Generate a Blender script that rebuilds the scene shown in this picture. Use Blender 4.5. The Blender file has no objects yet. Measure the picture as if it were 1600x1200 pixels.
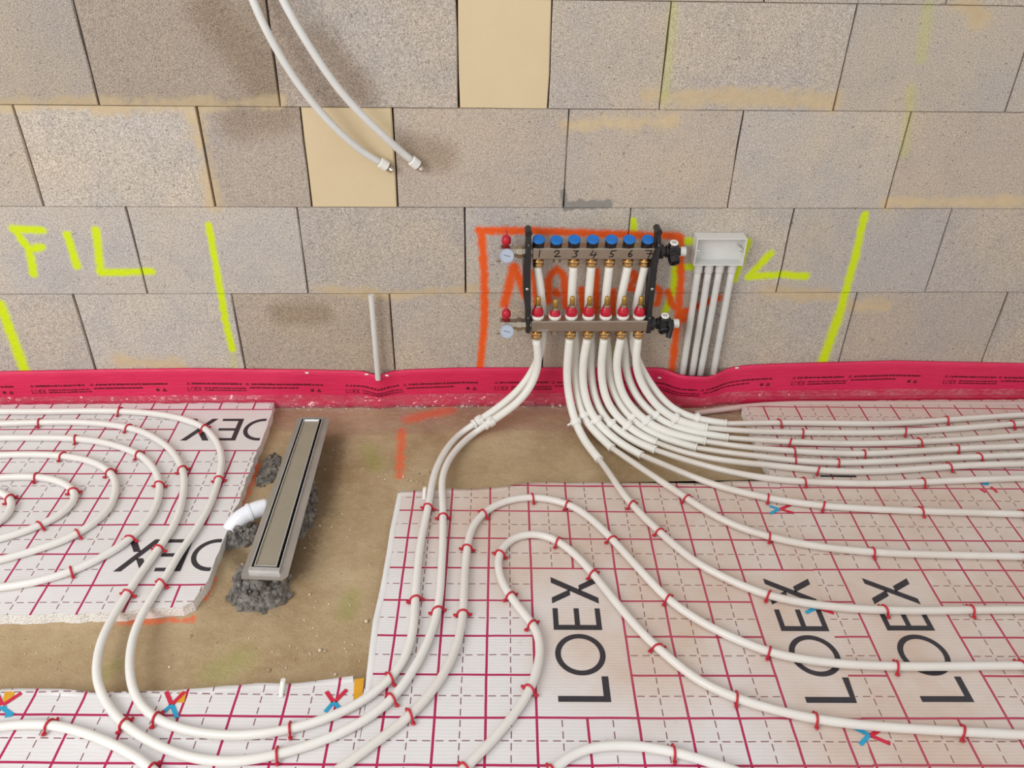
import bpy, bmesh, math, random
import numpy as np
from mathutils import Vector, Matrix, noise
random.seed(7)
SC = bpy.context.scene
COL = SC.collection
# ------------------------------------------------------------------ camera
FPX = 1293.486
CR = Vector((0.99905162, -0.03964983, 0.01799292)).normalized()
CF = Vector((0.04302458, 0.83548018, -0.5478337)).normalized()
CU = CR.cross(CF).normalized()
CZ = 1.46784
cam_d = bpy.data.cameras.new('camera'); cam = bpy.data.objects.new('camera', cam_d); COL.objects.link(cam)
cam_d.sensor_width = 36.0; cam_d.lens = 36.0 * FPX / 1600.0; cam_d.clip_start = 0.02
M4 = Matrix.Identity(4)
for i in range(3):
    M4[i][0] = CR[i]; M4[i][1] = CU[i]; M4[i][2] = -CF[i]
M4[2][3] = CZ
cam.matrix_world = M4
SC.camera = cam
# ------------------------------------------------------------------ light, exposure
SC.view_settings.view_transform = 'Standard'
SC.view_settings.look = 'None'
SC.view_settings.gamma = 1.0
SC.view_settings.use_curve_mapping = False
SC.view_settings.exposure = 0.02
world = bpy.data.worlds.new('world'); SC.world = world; world.use_nodes = True
wbg = world.node_tree.nodes['Background']
wbg.inputs[0].default_value = (1.0, 0.995, 0.99, 1); wbg.inputs[1].default_value = 0.74
def area_light(name, loc, target, sx, sy, power, col):
    d = bpy.data.lights.new(name, 'AREA'); d.shape = 'RECTANGLE'; d.size = sx; d.size_y = sy
    d.energy = power; d.color = col
    o = bpy.data.objects.new(name, d); COL.objects.link(o)
    o.location = loc
    o.rotation_euler = (Vector(target) - Vector(loc)).to_track_quat('-Z', 'Y').to_euler()
    return o
area_light('window_daylight', (-2.3, -0.9, 2.3), (0.0, 1.75, 0.3), 2.2, 1.6, 78, (1.0, 0.99, 0.975))

# ------------------------------------------------------------------ helpers
def ray(px, py):
    return CR * ((px - 800) / FPX) + CU * ((600 - py) / FPX) + CF
def fl(px, py, z=0.0):
    d = ray(px, py); t = (z - CZ) / d.z
    return Vector((d.x * t, d.y * t, z))
WY = 2.13
def wl(px, py, y=WY):
    d = ray(px, py); t = y / d.y
    return Vector((d.x * t, y, CZ + d.z * t))
def lin(c):
    return tuple(((v / 255) / 12.92 if v / 255 <= 0.04045 else ((v / 255 + 0.055) / 1.055) ** 2.4) for v in c) + (1.0,)

class NB:
    def __init__(s, name):
        s.m = bpy.data.materials.new(name); s.m.use_nodes = True
        s.t = s.m.node_tree; s.N = s.t.nodes; s.L = s.t.links
        s.b = s.N['Principled BSDF']; s.out = s.N['Material Output']
    def _in(s, sock, v):
        if v is None: return
        if hasattr(v, 'links') or isinstance(v, bpy.types.NodeSocket): s.L.new(v, sock)
        else: sock.default_value = v
    def math(s, op, a, b=None, c=None, clamp=False):
        n = s.N.new('ShaderNodeMath'); n.operation = op; n.use_clamp = clamp
        for k, v in enumerate((a, b, c)): s._in(n.inputs[k], v)
        return n.outputs[0]
    def vm(s, op, a, b=None, scale=None):
        n = s.N.new('ShaderNodeVectorMath'); n.operation = op
        s._in(n.inputs[0], a); s._in(n.inputs[1], b)
        if scale is not None: s._in(n.inputs['Scale'], scale)
        return n.outputs['Value'] if op in ('LENGTH', 'DOT_PRODUCT', 'DISTANCE') else n.outputs['Vector']
    def noise(s, vec, scale, detail=3, rough=0.55, dist=0):
        n = s.N.new('ShaderNodeTexNoise'); s._in(n.inputs['Vector'], vec)
        n.inputs['Scale'].default_value = scale; n.inputs['Detail'].default_value = detail
        n.inputs['Roughness'].default_value = rough; n.inputs['Distortion'].default_value = dist
        return n.outputs['Fac']
    def noisec(s, vec, scale, detail=2):
        n = s.N.new('ShaderNodeTexNoise'); s._in(n.inputs['Vector'], vec)
        n.inputs['Scale'].default_value = scale; n.inputs['Detail'].default_value = detail
        return n.outputs['Color']
    def voro(s, vec, scale, feat='F1'):
        n = s.N.new('ShaderNodeTexVoronoi'); n.feature = feat; s._in(n.inputs['Vector'], vec)
        n.inputs['Scale'].default_value = scale
        return n.outputs['Distance']
    def rng(s, v, a, b, c=0.0, d=1.0, smooth=False):
        n = s.N.new('ShaderNodeMapRange'); n.clamp = True
        if smooth: n.interpolation_type = 'SMOOTHSTEP'
        s._in(n.inputs[0], v)
        for k, x in zip((1, 2, 3, 4), (a, b, c, d)): n.inputs[k].default_value = x
        return n.outputs[0]
    def mix(s, f, a, b, blend='MIX'):
        n = s.N.new('ShaderNodeMix'); n.data_type = 'RGBA'; n.blend_type = blend
        s._in(n.inputs[0], f); s._in(n.inputs[6], a); s._in(n.inputs[7], b)
        return n.outputs[2]
    def pos(s):
        return s.N.new('ShaderNodeNewGeometry').outputs['Position']
    def obj(s):
        return s.N.new('ShaderNodeTexCoord').outputs['Object']
    def attr(s, name):
        n = s.N.new('ShaderNodeAttribute'); n.attribute_type = 'OBJECT'; n.attribute_name = name
        return n.outputs['Fac']
    def sep(s, v):
        n = s.N.new('ShaderNodeSeparateXYZ'); s._in(n.inputs[0], v); return n.outputs
    def bump(s, h, strength, dist=0.002, normal=None):
        n = s.N.new('ShaderNodeBump'); s._in(n.inputs['Height'], h)
        n.inputs['Strength'].default_value = strength; n.inputs['Distance'].default_value = dist
        if normal is not None: s.L.new(normal, n.inputs['Normal'])
        return n.outputs[0]
    def segdist(s, P, segs):
        """smallest distance/radius to a list of (a, b, r)"""
        cur = None
        for a, b, r in segs:
            a = Vector(a); ba = Vector(b) - a
            pa = s.vm('SUBTRACT', P, tuple(a))
            q = ba / max(ba.length_squared, 1e-9)
            h = s.math('ADD', s.vm('DOT_PRODUCT', pa, tuple(q)), 0.0, clamp=True)
            c = s.vm('SCALE', tuple(ba), scale=h)
            d = s.math('DIVIDE', s.vm('DISTANCE', pa, c), r)
            cur = d if cur is None else s.math('MINIMUM', cur, d)
        return cur
    def col(s, v): s._in(s.b.inputs['Base Color'], v)
    def set(s, **k):
        for n, v in k.items(): s._in(s.b.inputs[n.replace('_', ' ')], v)
    def nrm(s, v): s.L.new(v, s.b.inputs['Normal'])

def simple(name, rgb, rough=0.5, metal=0.0, var=0.06, scale=60, bump=0.0, spec=0.5):
    n = NB(name)
    f = n.noise(n.pos(), scale, 3)
    a = lin(rgb); k = 1 - var
    dark = tuple(c * k * k for c in a[:3]) + (1,)
    lite = tuple(min(1, c / k) for c in a[:3]) + (1,)
    n.col(n.mix(f, dark, lite)); n.set(Roughness=rough, Metallic=metal)
    n.b.inputs['Specular IOR Level'].default_value = spec
    if bump: n.nrm(n.bump(n.noise(n.pos(), scale * 3, 4), bump, 0.001))
    return n.m

# ------------------------------------------------------------------ mesh helpers
def mesh_obj(name, bm, mat, parent=None, smooth=False, loc=None):
    me = bpy.data.meshes.new(name)
    bmesh.ops.recalc_face_normals(bm, faces=bm.faces)
    bm.to_mesh(me); bm.free()
    return link_mesh(name, me, mat, parent, smooth, loc)
def link_mesh(name, me, mat, parent=None, smooth=False, loc=None):
    if smooth:
        for p in me.polygons: p.use_smooth = True
    if mat is not None and not me.materials: me.materials.append(mat)
    o = bpy.data.objects.new(name, me); COL.objects.link(o)
    if parent is not None: o.parent = parent
    if loc is not None: o.location = loc
    return o
def tag(o, label=None, cat=None, group=None, kind=None):
    if label: o['label'] = label
    if cat: o['category'] = cat
    if group: o['group'] = group
    if kind: o['kind'] = kind
    return o
def empty(name, loc=(0, 0, 0), rz=0.0, label=None, cat=None, group=None):
    o = bpy.data.objects.new(name, None); COL.objects.link(o)
    o.location = loc; o.rotation_euler = (0, 0, rz); o.empty_display_size = 0.05
    return tag(o, label, cat, group)
def wchild(o, parent, inv=True):
    """parent a mesh written in world coordinates to an unrotated empty"""
    o.parent = parent; o.location = -Vector(parent.location)
    return o
def box(bm, c, s, R=None):
    v = []
    for dx in (-.5, .5):
        for dy in (-.5, .5):
            for dz in (-.5, .5):
                p = Vector((dx * s[0], dy * s[1], dz * s[2]))
                if R is not None: p = R @ p
                v.append(bm.verts.new(p + Vector(c)))
    for f in ((0, 1, 3, 2), (4, 6, 7, 5), (0, 4, 5, 1), (2, 3, 7, 6), (0, 2, 6, 4), (1, 5, 7, 3)):
        bm.faces.new([v[i] for i in f])
def bevel(bm, w, seg=2):
    bmesh.ops.bevel(bm, geom=list(bm.edges), offset=w, segments=seg, affect='EDGES', profile=0.6)
def frame_of(d):
    d = Vector(d).normalized()
    u = d.orthogonal().normalized(); return u, d.cross(u)
def lathe(bm, p, axis, prof, seg=20):
    """prof: list of (t, r) along axis from p"""
    axis = Vector(axis).normalized(); u, w = frame_of(axis); rings = []
    for t, r in prof:
        c = Vector(p) + axis * t
        rings.append([bm.verts.new(c + (u * math.cos(2 * math.pi * k / seg) + w * math.sin(2 * math.pi * k / seg)) * max(r, 1e-5)) for k in range(seg)])
    for a, b in zip(rings, rings[1:]):
        for k in range(seg):
            bm.faces.new((a[k], a[(k + 1) % seg], b[(k + 1) % seg], b[k]))
    bm.faces.new(list(reversed(rings[0]))); bm.faces.new(rings[-1])
def ball(bm, c, r, sub=1, sq=(1, 1, 1)):
    res = bmesh.ops.create_icosphere(bm, subdivisions=sub, radius=r)
    for v in res['verts']: v.co = Vector((v.co.x * sq[0], v.co.y * sq[1], v.co.z * sq[2])) + Vector(c)
def catmull(pts, step=0.01):
    P = [Vector(p) for p in pts]
    P = [P[0] * 2 - P[1]] + P + [P[-1] * 2 - P[-2]]
    out = []
    for i in range(1, len(P) - 2):
        p0, p1, p2, p3 = P[i - 1:i + 3]
        t0 = 0; t1 = t0 + max((p1 - p0).length, 1e-6) ** .5; t2 = t1 + max((p2 - p1).length, 1e-6) ** .5; t3 = t2 + max((p3 - p2).length, 1e-6) ** .5
        n = max(2, int((p2 - p1).length / step))
        for k in range(n):
            t = t1 + (t2 - t1) * k / n
            A1 = p0 * ((t1 - t) / (t1 - t0)) + p1 * ((t - t0) / (t1 - t0))
            A2 = p1 * ((t2 - t) / (t2 - t1)) + p2 * ((t - t1) / (t2 - t1))
            A3 = p2 * ((t3 - t) / (t3 - t2)) + p3 * ((t - t2) / (t3 - t2))
            B1 = A1 * ((t2 - t) / (t2 - t0)) + A2 * ((t - t0) / (t2 - t0))
            B2 = A2 * ((t3 - t) / (t3 - t1)) + A3 * ((t - t1) / (t3 - t1))
            out.append(B1 * ((t2 - t) / (t2 - t1)) + B2 * ((t - t1) / (t2 - t1)))
    out.append(P[-2]); return out
def smooth_path(P, n=2):
    for _ in range(n):
        P = [P[0]] + [(P[i - 1] + P[i] * 2 + P[i + 1]) / 4 for i in range(1, len(P) - 1)] + [P[-1]]
    return P
def tube(bm, P, r, seg=12, ridges=None):
    rings = []; t = (P[1] - P[0]).normalized(); u, w = frame_of(t)
    for i, p in enumerate(P):
        tn = (P[min(i + 1, len(P) - 1)] - P[max(i - 1, 0)]).normalized()
        u = (u - tn * u.dot(tn)).normalized(); w = tn.cross(u)
        rr = r[i] if isinstance(r, (list, tuple)) else r
        rings.append([bm.verts.new(p + (u * math.cos(2 * math.pi * k / seg) + w * math.sin(2 * math.pi * k / seg)) * rr) for k in range(seg)])
    for a, b in zip(rings, rings[1:]):
        for k in range(seg):
            bm.faces.new((a[k], a[(k + 1) % seg], b[(k + 1) % seg], b[k]))
    bm.faces.new(list(reversed(rings[0]))); bm.faces.new(rings[-1])
def tube_obj(name, P, r, mat, parent=None, seg=12):
    bm = bmesh.new(); tube(bm, P, r, seg)
    return mesh_obj(name, bm, mat, parent, smooth=True)
def poly_prism(bm, pts, z0, z1):
    a = [bm.verts.new((p[0], p[1], z0)) for p in pts]; b = [bm.verts.new((p[0], p[1], z1)) for p in pts]
    n = len(pts)
    f1 = bm.faces.new(list(reversed(a))); f2 = bm.faces.new(b)
    for k in range(n): bm.faces.new((a[k], a[(k + 1) % n], b[(k + 1) % n], b[k]))
    bmesh.ops.triangulate(bm, faces=[f1, f2])

# ------------------------------------------------------------------ wall paint strokes (wall coordinates)
def strokes(lst, r, y=WY):
    out = []
    for pl in lst:
        rr = r
        if isinstance(pl[0], (int, float)): rr = pl[0]; pl = pl[1:]
        q = [wl(a, b, y) for a, b in pl]
        for a, b in zip(q, q[1:]): out.append((a, b, rr / 560))
    return out
YELLOW = strokes([
    [(20, 358), (65, 360)], [(24, 361), (45, 390), (65, 386)], [(46, 390), (52, 428)],
    [(105, 367), (120, 416)], [(150, 360), (157, 426), (190, 426), (236, 424)],
    [5, (326, 352), (340, 430)], [5.5, (340, 430), (352, 500)], [5.5, (352, 500), (363, 545)],
    [8, (0, 475), (18, 522), (38, 577)],
    [5, (990, 345), (990, 364)], [(1072, 377), (1080, 377)], [(1070, 417), (1086, 417)],
    [6, (1056, 418), (1052, 455), (1040, 486)],
    [6.5, (1168, 378), (1146, 437)], [(1204, 396), (1170, 432), (1222, 429), (1260, 432)],
    [6, (1351, 336), (1337, 400)], [6.5, (1337, 400), (1312, 490)], [8, (1312, 490), (1286, 563)]], 6)
LIME = strokes([[9, (1052, 5), (1046, 80), (1038, 155)], [11, (1450, 10), (1440, 90)], [9, (1424, 140), (1412, 240)],
                [9, (362, 545), (368, 580)], [12, (1290, 560), (1280, 570)], [8, (960, 545), (958, 575)]], 9)
ORANGE = strokes([
    [(748, 361), (830, 361), (930, 365), (1060, 369)], [(752, 362), (757, 430), (757, 500), (750, 577)],
    [(1062, 370), (1064, 430), (1060, 490), (1050, 577)],
    [7, (788, 475), (803, 417), (822, 462)], [6, (857, 470), (857, 438), (862, 427), (870, 422), (877, 426), (882, 437), (884, 478)],
    [6, (868, 456), (871, 460)], [5, (833, 425), (840, 480)], [5, (908, 452), (912, 490)], [5, (932, 424), (931, 488)], [5, (958, 455), (958, 490)],
    [5, (982, 432), (990, 426), (994, 432), (984, 448)], [5, (984, 452), (994, 452)], [5.5, (1024, 448), (1032, 456), (1026, 475)],
    [5.5, (1044, 456), (1050, 476), (1070, 490)], [(1062, 490), (1122, 466)], [6, (1058, 480), (1068, 500)]], 6)
SMEAR = strokes([
    [10, (0, 165), (150, 160)], [13, (150, 168), (330, 160)], [14, (303, 185), (322, 250), (335, 315)], [9, (330, 165), (440, 158)],
    [14, (1010, 150), (1150, 152), (1300, 160)], [14, (1195, 455), (1310, 462)], [13, (1325, 480), (1380, 480)],
    [11, (1385, 318), (1600, 315)], [16, (1505, 0), (1535, 28)], [10, (490, 452), (620, 462)], [12, (620, 460), (740, 452)],
    [16, (190, 566), (280, 572)], [12, (880, 195), (1050, 190)], 
    ], 12)
CEMENT = strokes([[8, (885, 322), (950, 318)], [6, (880, 300), (884, 326)], [7, (905, 316), (925, 322)]], 7)
BROWN_STAIN_SHADOW = strokes([[30, (425, 20), (470, 110), (530, 160)], [28, (490, 70), (555, 140)], [30, (330, 20), (400, 100), (420, 150)], [22, (640, 230), (690, 245)],  # brown stain together with the hoses' soft shadow, painted into the block colour
                   [26, (370, 190), (440, 180)], [20, (440, 490), (500, 490)]], 30)

_WM = {}
def near(segs, bb, k):
    if bb is None: return segs
    out = []
    for a, b, r in segs:
        m = r * k + .02
        if max(a.x, b.x) + m > bb[0] and min(a.x, b.x) - m < bb[1] and max(a.z, b.z) + m > bb[2] and min(a.z, b.z) - m < bb[3]: out.append((a, b, r))
    return out
def block_material(bb):
    L = [near(S, bb, k) for S, k in ((BROWN_STAIN_SHADOW, 1.8), (SMEAR, 2.0), (CEMENT, 1.6), (LIME, 2.0), (YELLOW, 1.8), (ORANGE, 1.9))]
    key = tuple(tuple((tuple(a), tuple(b)) for a, b, r in q) for q in L)
    if key not in _WM: _WM[key] = wall_material('concrete_block', False, L)
    return _WM[key]
def wall_material(name, cream=False, LS=None):
    n = NB(name); P = n.pos()
    wob = n.vm('SCALE', n.vm('SUBTRACT', n.noisec(P, 55, 3), (0.5, 0.5, 0.5)), scale=0.012)
    PW = n.vm('ADD', P, wob)
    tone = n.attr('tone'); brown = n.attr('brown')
    big = n.noise(P, 3.2, 4, 0.6); mid = n.noise(P, 9, 5, .65); fine = n.noise(P, 330, 3, 0.75); fine2 = n.noise(P, 560, 2, 0.7)
    if cream:
        base = n.mix(big, lin((204, 184, 148)), lin((224, 206, 172)))
        base = n.mix(n.rng(fine, .62, .75, 0, .35), base, lin((170, 150, 118)))
    else:
        base = n.mix(n.rng(big, .35, .68), lin((203, 195, 190)), lin((217, 203, 184)))
        base = n.mix(n.rng(mid, .5, .75, 0, .5), base, lin((182, 178, 177)))
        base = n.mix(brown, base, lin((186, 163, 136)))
        BR_, SM_, CE_, LI_, YE_, OR_ = LS
        if BR_: base = n.mix(n.rng(n.segdist(PW, BR_), .3, 1.7, .5, 0, True), base, lin((150, 124, 98)))
        agg = n.rng(fine, .34, .66, .50, 1.34)
        base = n.mix(1.0, base, n.vm('SCALE', (1, 1, 1), scale=agg), 'MULTIPLY')
        base = n.mix(n.rng(fine2, .62, .70, 0, .55), base, lin((226, 216, 200)))
        base = n.mix(n.rng(n.noise(P, 120, 4, .75), .62, .68, 0, .8), base, lin((98, 84, 72)))
        if SM_:
          sm = n.rng(n.math('ADD', n.segdist(PW, SM_), n.math('MULTIPLY', n.noise(P, 18, 5, .68), 3.4)), 1.75, 3.1, .92, 0, True)
          base = n.mix(sm, base, n.mix(n.noise(P, 40, 3), lin((204, 180, 142)), lin((222, 202, 168))))
        if CE_:
          ce = n.rng(n.math('ADD', n.segdist(PW, CE_), n.math('MULTIPLY', n.noise(P, 60, 4), .8)), 1.0, 1.5, .9, 0, True)
          base = n.mix(ce, base, lin((146, 142, 136)))
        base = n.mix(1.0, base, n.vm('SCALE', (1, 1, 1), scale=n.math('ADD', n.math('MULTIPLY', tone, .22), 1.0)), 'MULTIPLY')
        grain = n.math('MULTIPLY', n.noise(P, 260, 3, .7), .9)
        def paint(base, segs, c1, lo, hi, amt):
            d = n.math('ADD', n.segdist(PW, segs), n.math('MULTIPLY', n.math('SUBTRACT', grain, .45), 1.5))
            return n.mix(n.rng(d, lo, hi, amt, 0, True), base, c1)
        if LI_: base = paint(base, LI_, lin((204, 212, 70)), -.2, 1.5, .34)
        if YE_: base = paint(base, YE_, lin((222, 242, 14)), .45, 1.65, .97)
        if OR_: base = paint(base, OR_, lin((255, 100, 26)), .45, 1.7, .97)
    n.col(base); n.set(Roughness=0.92); n.b.inputs['Specular IOR Level'].default_value = 0.2
    h = n.math('ADD', n.math('MULTIPLY', fine, 1.0), n.math('MULTIPLY', n.noise(P, 90, 3), .8))
    n.nrm(n.bump(h, 0.12 if cream else 0.8, 0.004))
    return n.m
M_CREAM = wall_material('cream_block', True)
M_CORE = simple('mortar_core', (96, 80, 62), 0.95, var=.2, scale=80, bump=.5)

# ------------------------------------------------------------------ wall
bm = bmesh.new(); box(bm, (0.15, WY + 0.10, 0.98), (4.5, 0.14, 1.96))
wall = mesh_obj('wall_back', bm, M_CORE); tag(wall, 'grey concrete block wall with spray paint marks', kind='structure')
ROWZ = [1.418, 1.157, 0.9035, 0.6410, 0.3830, 0.1230, -0.002]
ROWS = [  # px joints at the row's middle height; None tone picks a random one
    (-30, [-560, -270, 20, 320, 620, 910, 1195, 1480, 1770, 2060], {}),
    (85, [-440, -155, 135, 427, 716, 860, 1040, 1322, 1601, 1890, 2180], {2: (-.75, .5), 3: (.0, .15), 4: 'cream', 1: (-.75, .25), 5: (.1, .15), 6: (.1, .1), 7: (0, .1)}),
    (246, [-500, -227, 45, 322, 478, 617, 885, 1150, 1405, 1668, 1930], {2: (.1, -.1), 3: (-.25, .35), 4: 'cream', 5: (.3, .35), 6: (.4, .3), 7: (.25, .05), 8: (.4, .35)}),
    (390, [-560, -305, -50, 213, 473, 727, 980, 1228, 1468, 1718, 1970], {2: (.1, 0), 3: (.1, -.1), 4: (-.2, .1), 5: (.05, 0), 6: (0, -.1), 7: (-.1, -.1), 8: (.05, .15)}),
    (520, [-590, -350, -110, 132, 373, 613, 850, 1090, 1323, 1552, 1785, 2020], {3: (.2, 0), 4: (-.1, .5), 5: (.1, .25), 6: (.1, .35), 7: (0, .1), 8: (.1, .3), 9: (.05, .2)}),
    (620, [-700, -470, -240, 0, 240, 480, 720, 960, 1200, 1440, 1680, 1920], {})]
rb = random.Random(3)
for ri, (ym, js, tones) in enumerate(ROWS):
    z1, z0 = ROWZ[ri] - .0005, ROWZ[ri + 1] + .0005
    zm = (z0 + z1) / 2
    xs = [wl(j, ym).x if ym > 0 else wl(j, 0).x for j in js]
    for k in range(len(xs) - 1):
        g0, g1 = rb.uniform(.0012, .0028), rb.uniform(.0012, .0028)
        x0, x1 = xs[k] + g0, xs[k + 1] - g1
        t = tones.get(k, (rb.uniform(-.2, .2), rb.uniform(0, .3)))
        bm = bmesh.new(); ch = .0035; yf = WY + rb.uniform(-.0012, .0012)
        j = lambda s=.0022: rb.uniform(-s, s)
        back = [bm.verts.new((a, WY + .032, b)) for a, b in ((x0, z0), (x1, z0), (x1, z1), (x0, z1))]
        # front outline with two extra points per side so edges run uneven
        def ring(ins, y, jit):
            P = []
            cs = [(x0 + ins, z0 + ins * .4), (x1 - ins, z0 + ins * .4), (x1 - ins, z1 - ins * .4), (x0 + ins, z1 - ins * .4)]
            for q in range(4):
                a, b = cs[q], cs[(q + 1) % 4]
                for s_ in (0, .33, .67): P.append(bm.verts.new((a[0] + (b[0] - a[0]) * s_ + jit(), y, a[1] + (b[1] - a[1]) * s_ + jit() * .3)))
            return P
        zero = lambda: 0.0
        r1 = ring(0, WY + ch, lambda: rb.uniform(-.0013, .0013)); r2 = ring(ch * .55, yf, lambda: rb.uniform(-.0015, .0015))
        bm.faces.new(r2)
        for q in range(12): bm.faces.new((r1[q], r1[(q + 1) % 12], r2[(q + 1) % 12], r2[q]))
        for q in range(4):
            bm.faces.new((back[q], back[(q + 1) % 4], r1[((q + 1) * 3) % 12], r1[q * 3 + 2], r1[q * 3 + 1], r1[q * 3]))
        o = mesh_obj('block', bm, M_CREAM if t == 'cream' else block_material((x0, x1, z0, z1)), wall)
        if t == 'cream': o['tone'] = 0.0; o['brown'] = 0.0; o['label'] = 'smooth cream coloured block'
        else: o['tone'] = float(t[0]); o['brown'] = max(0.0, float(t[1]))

# ------------------------------------------------------------------ floor
def floor_strokes(lst):
    out = []
    for pl in lst:
        q = [fl(a, b) for a, b in pl[1:]]
        for a, b in zip(q, q[1:]): out.append((a, b, pl[0]))
    return out
n = NB('raw_concrete_floor'); P = n.pos()
wob = n.vm('SCALE', n.vm('SUBTRACT', n.noisec(P, 40, 3), (0.5, 0.5, 0.5)), scale=0.03); PW = n.vm('ADD', P, wob)
base = n.mix(n.rng(n.noise(P, 4, 5, .65), .32, .7), lin((158, 132, 98)), lin((196, 174, 140)))
base = n.mix(n.rng(n.noise(P, 45, 4, .7), .5, .75, 0, .45), base, lin((196, 178, 146)))
base = n.mix(n.rng(n.noise(P, 210, 3, .7), .55, .7, 0, .4), base, lin((112, 90, 64)))
FO = floor_strokes([[.016, (628, 672), (624, 745)], [.022, (398, 730), (372, 790)], [.014, (330, 905), (318, 935)], [.010, (300, 968), (190, 972)], [.03, (640, 655), (700, 640)]])
FG = floor_strokes([[.035, (575, 700), (590, 730)], [.05, (375, 1030), (340, 1050)], [.03, (540, 960), (550, 930)], [.03, (180, 1040), (165, 1050)]])
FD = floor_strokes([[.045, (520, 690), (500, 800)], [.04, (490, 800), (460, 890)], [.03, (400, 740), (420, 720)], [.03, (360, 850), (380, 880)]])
g = n.math('MULTIPLY', n.noise(P, 120, 3, .7), 1.1)
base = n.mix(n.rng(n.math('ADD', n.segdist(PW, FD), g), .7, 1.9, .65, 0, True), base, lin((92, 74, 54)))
base = n.mix(n.rng(n.math('ADD', n.segdist(PW, FO), g), .6, 1.9, .75, 0, True), base, lin((236, 96, 52)))
base = n.mix(n.rng(n.math('ADD', n.segdist(PW, FG), g), .4, 1.9, .38, 0, True), base, lin((140, 150, 60)))
n.col(base); n.set(Roughness=.9); n.b.inputs['Specular IOR Level'].default_value = .2
n.nrm(n.bump(n.math('ADD', n.noise(P, 45, 4, .6), n.math('MULTIPLY', n.noise(P, 190, 3), .5)), .5, .006))
bm = bmesh.new(); box(bm, (0.15, 0.55, -.05), (4.5, 3.2, .1)); tag(mesh_obj('floor', bm, n.m), 'raw brown concrete subfloor', kind='structure')

# ------------------------------------------------------------------ insulation mats
FRAMES = {'ctr': ((0.11055738, 0.89692165), -0.031177), 'left': ((-1.17639083, 1.66989622), -0.013948),
          'bot': ((-0.88753807, 0.93149221), -0.036), 'rt': ((0.64509907, 0.88127317), -0.029268)}
MT = 0.030
def loc2(key, p):
    o, an = FRAMES[key]; x, y = p[0] - o[0], p[1] - o[1]; c, s = math.cos(-an), math.sin(-an)
    return (c * x - s * y, s * x + c * y)
def mat_foil(name, boxes, tan_tint, spots):
    n = NB(name); O = n.obj(); W = n.pos()
    w = n.vm('SCALE', n.vm('SUBTRACT', n.noisec(W, 9, 2), (.5, .5, .5)), scale=.0035)
    x, y, z = n.sep(n.vm('ADD', O, w))[:3]
    def fr(v, off): return n.math('ABSOLUTE', n.math('SUBTRACT', n.math('FRACT', n.math('ADD', n.math('MULTIPLY', v, 10), off)), .5))
    def line(v, off, wd): return n.math('LESS_THAN', fr(v, off), wd)
    def dash(v): return n.math('LESS_THAN', n.math('ABSOLUTE', n.math('SUBTRACT', n.math('FRACT', n.math('MULTIPLY', v, 40)), .5)), .31)
    solid = n.math('MAXIMUM', line(x, .5, .026), line(y, .5, .026))
    dsh = n.math('MAXIMUM', n.math('MULTIPLY', line(x, 0., .0125), dash(y)), n.math('MULTIPLY', line(y, 0., .0125), dash(x)))
    keep = None
    for u0, u1, v0, v1 in boxes:
        e = .0028
        ix = n.math('MULTIPLY', n.math('GREATER_THAN', x, u0 * .1 + e), n.math('LESS_THAN', x, u1 * .1 - e))
        iy = n.math('MULTIPLY', n.math('GREATER_THAN', y, v0 * .1 + e), n.math('LESS_THAN', y, v1 * .1 - e))
        k = n.math('SUBTRACT', 1., n.math('MULTIPLY', ix, iy))
        keep = k if keep is None else n.math('MULTIPLY', keep, k)
    if keep is not None:
        solid = n.math('MULTIPLY', solid, keep); dsh = n.math('MULTIPLY', dsh, keep)
    base = n.mix(n.noise(W, 5, 3), lin((222, 220, 221)), lin((234, 232, 233)))
    d = n.rng(n.noise(W, 6, 5, .65), .3, .7, tan_tint * .5, tan_tint)
    if spots:
        sp = n.segdist(W, spots)
        d = n.math('MULTIPLY', d, n.rng(n.math('ADD', sp, n.math('MULTIPLY', n.noise(W, 9, 3), .4)), .5, 1.5, 1., .1, True))
    base = n.mix(d, base, lin((208, 182, 162)))
    col = n.mix(solid, base, lin((176, 22, 82)))
    col = n.mix(n.math('MULTIPLY', dsh, .9), col, lin((120, 54, 70)))
    col = n.mix(n.math('MULTIPLY', d, .22), col, lin((190, 160, 136)))
    grime = n.math('MULTIPLY', n.rng(n.noise(W, 38, 5, .7), .62, .74, 0, .35), n.rng(n.noise(W, 7, 2), .52, .66))
    col = n.mix(n.math('MULTIPLY', grime, tan_tint), col, lin((120, 98, 78)))
    n.col(col); n.set(Roughness=.42); n.b.inputs['Specular IOR Level'].default_value = .4
    wv = n.N.new('ShaderNodeTexWave'); wv.bands_direction = 'Y'; n._in(wv.inputs['Vector'], O); wv.inputs['Scale'].default_value = 42; wv.inputs['Distortion'].default_value = 1.6; wv.inputs['Detail'].default_value = 1
    h = n.math('ADD', n.math('MULTIPLY', wv.outputs['Fac'], .25), n.math('MULTIPLY', n.noise(W, 16, 4, .5, 1.2), 1.2))
    n.nrm(n.bump(h, .22, .004))
    return n.m
n = NB('white_foam_board'); P = n.pos()
n.col(n.mix(n.rng(n.voro(P, 190), .2, .8), lin((252, 252, 250)), lin((226, 223, 219)))); n.set(Roughness=.8)
n.nrm(n.bump(n.voro(P, 190), .5, .003)); M_EPS = n.m
M_INK = simple('black_print', (52, 48, 54), .5, var=.18, scale=90)
M_RED = simple('red_print', (206, 34, 66), .5, var=.1); M_BLUE = simple('blue_print', (40, 160, 204), .5, var=.1)
M_YEL = simple('yellow_tape', (226, 164, 40), .45, var=.1)
M_WHITEFOIL = simple('white_foil', (232, 230, 228), .35, var=.05, scale=25, bump=.2)

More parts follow.
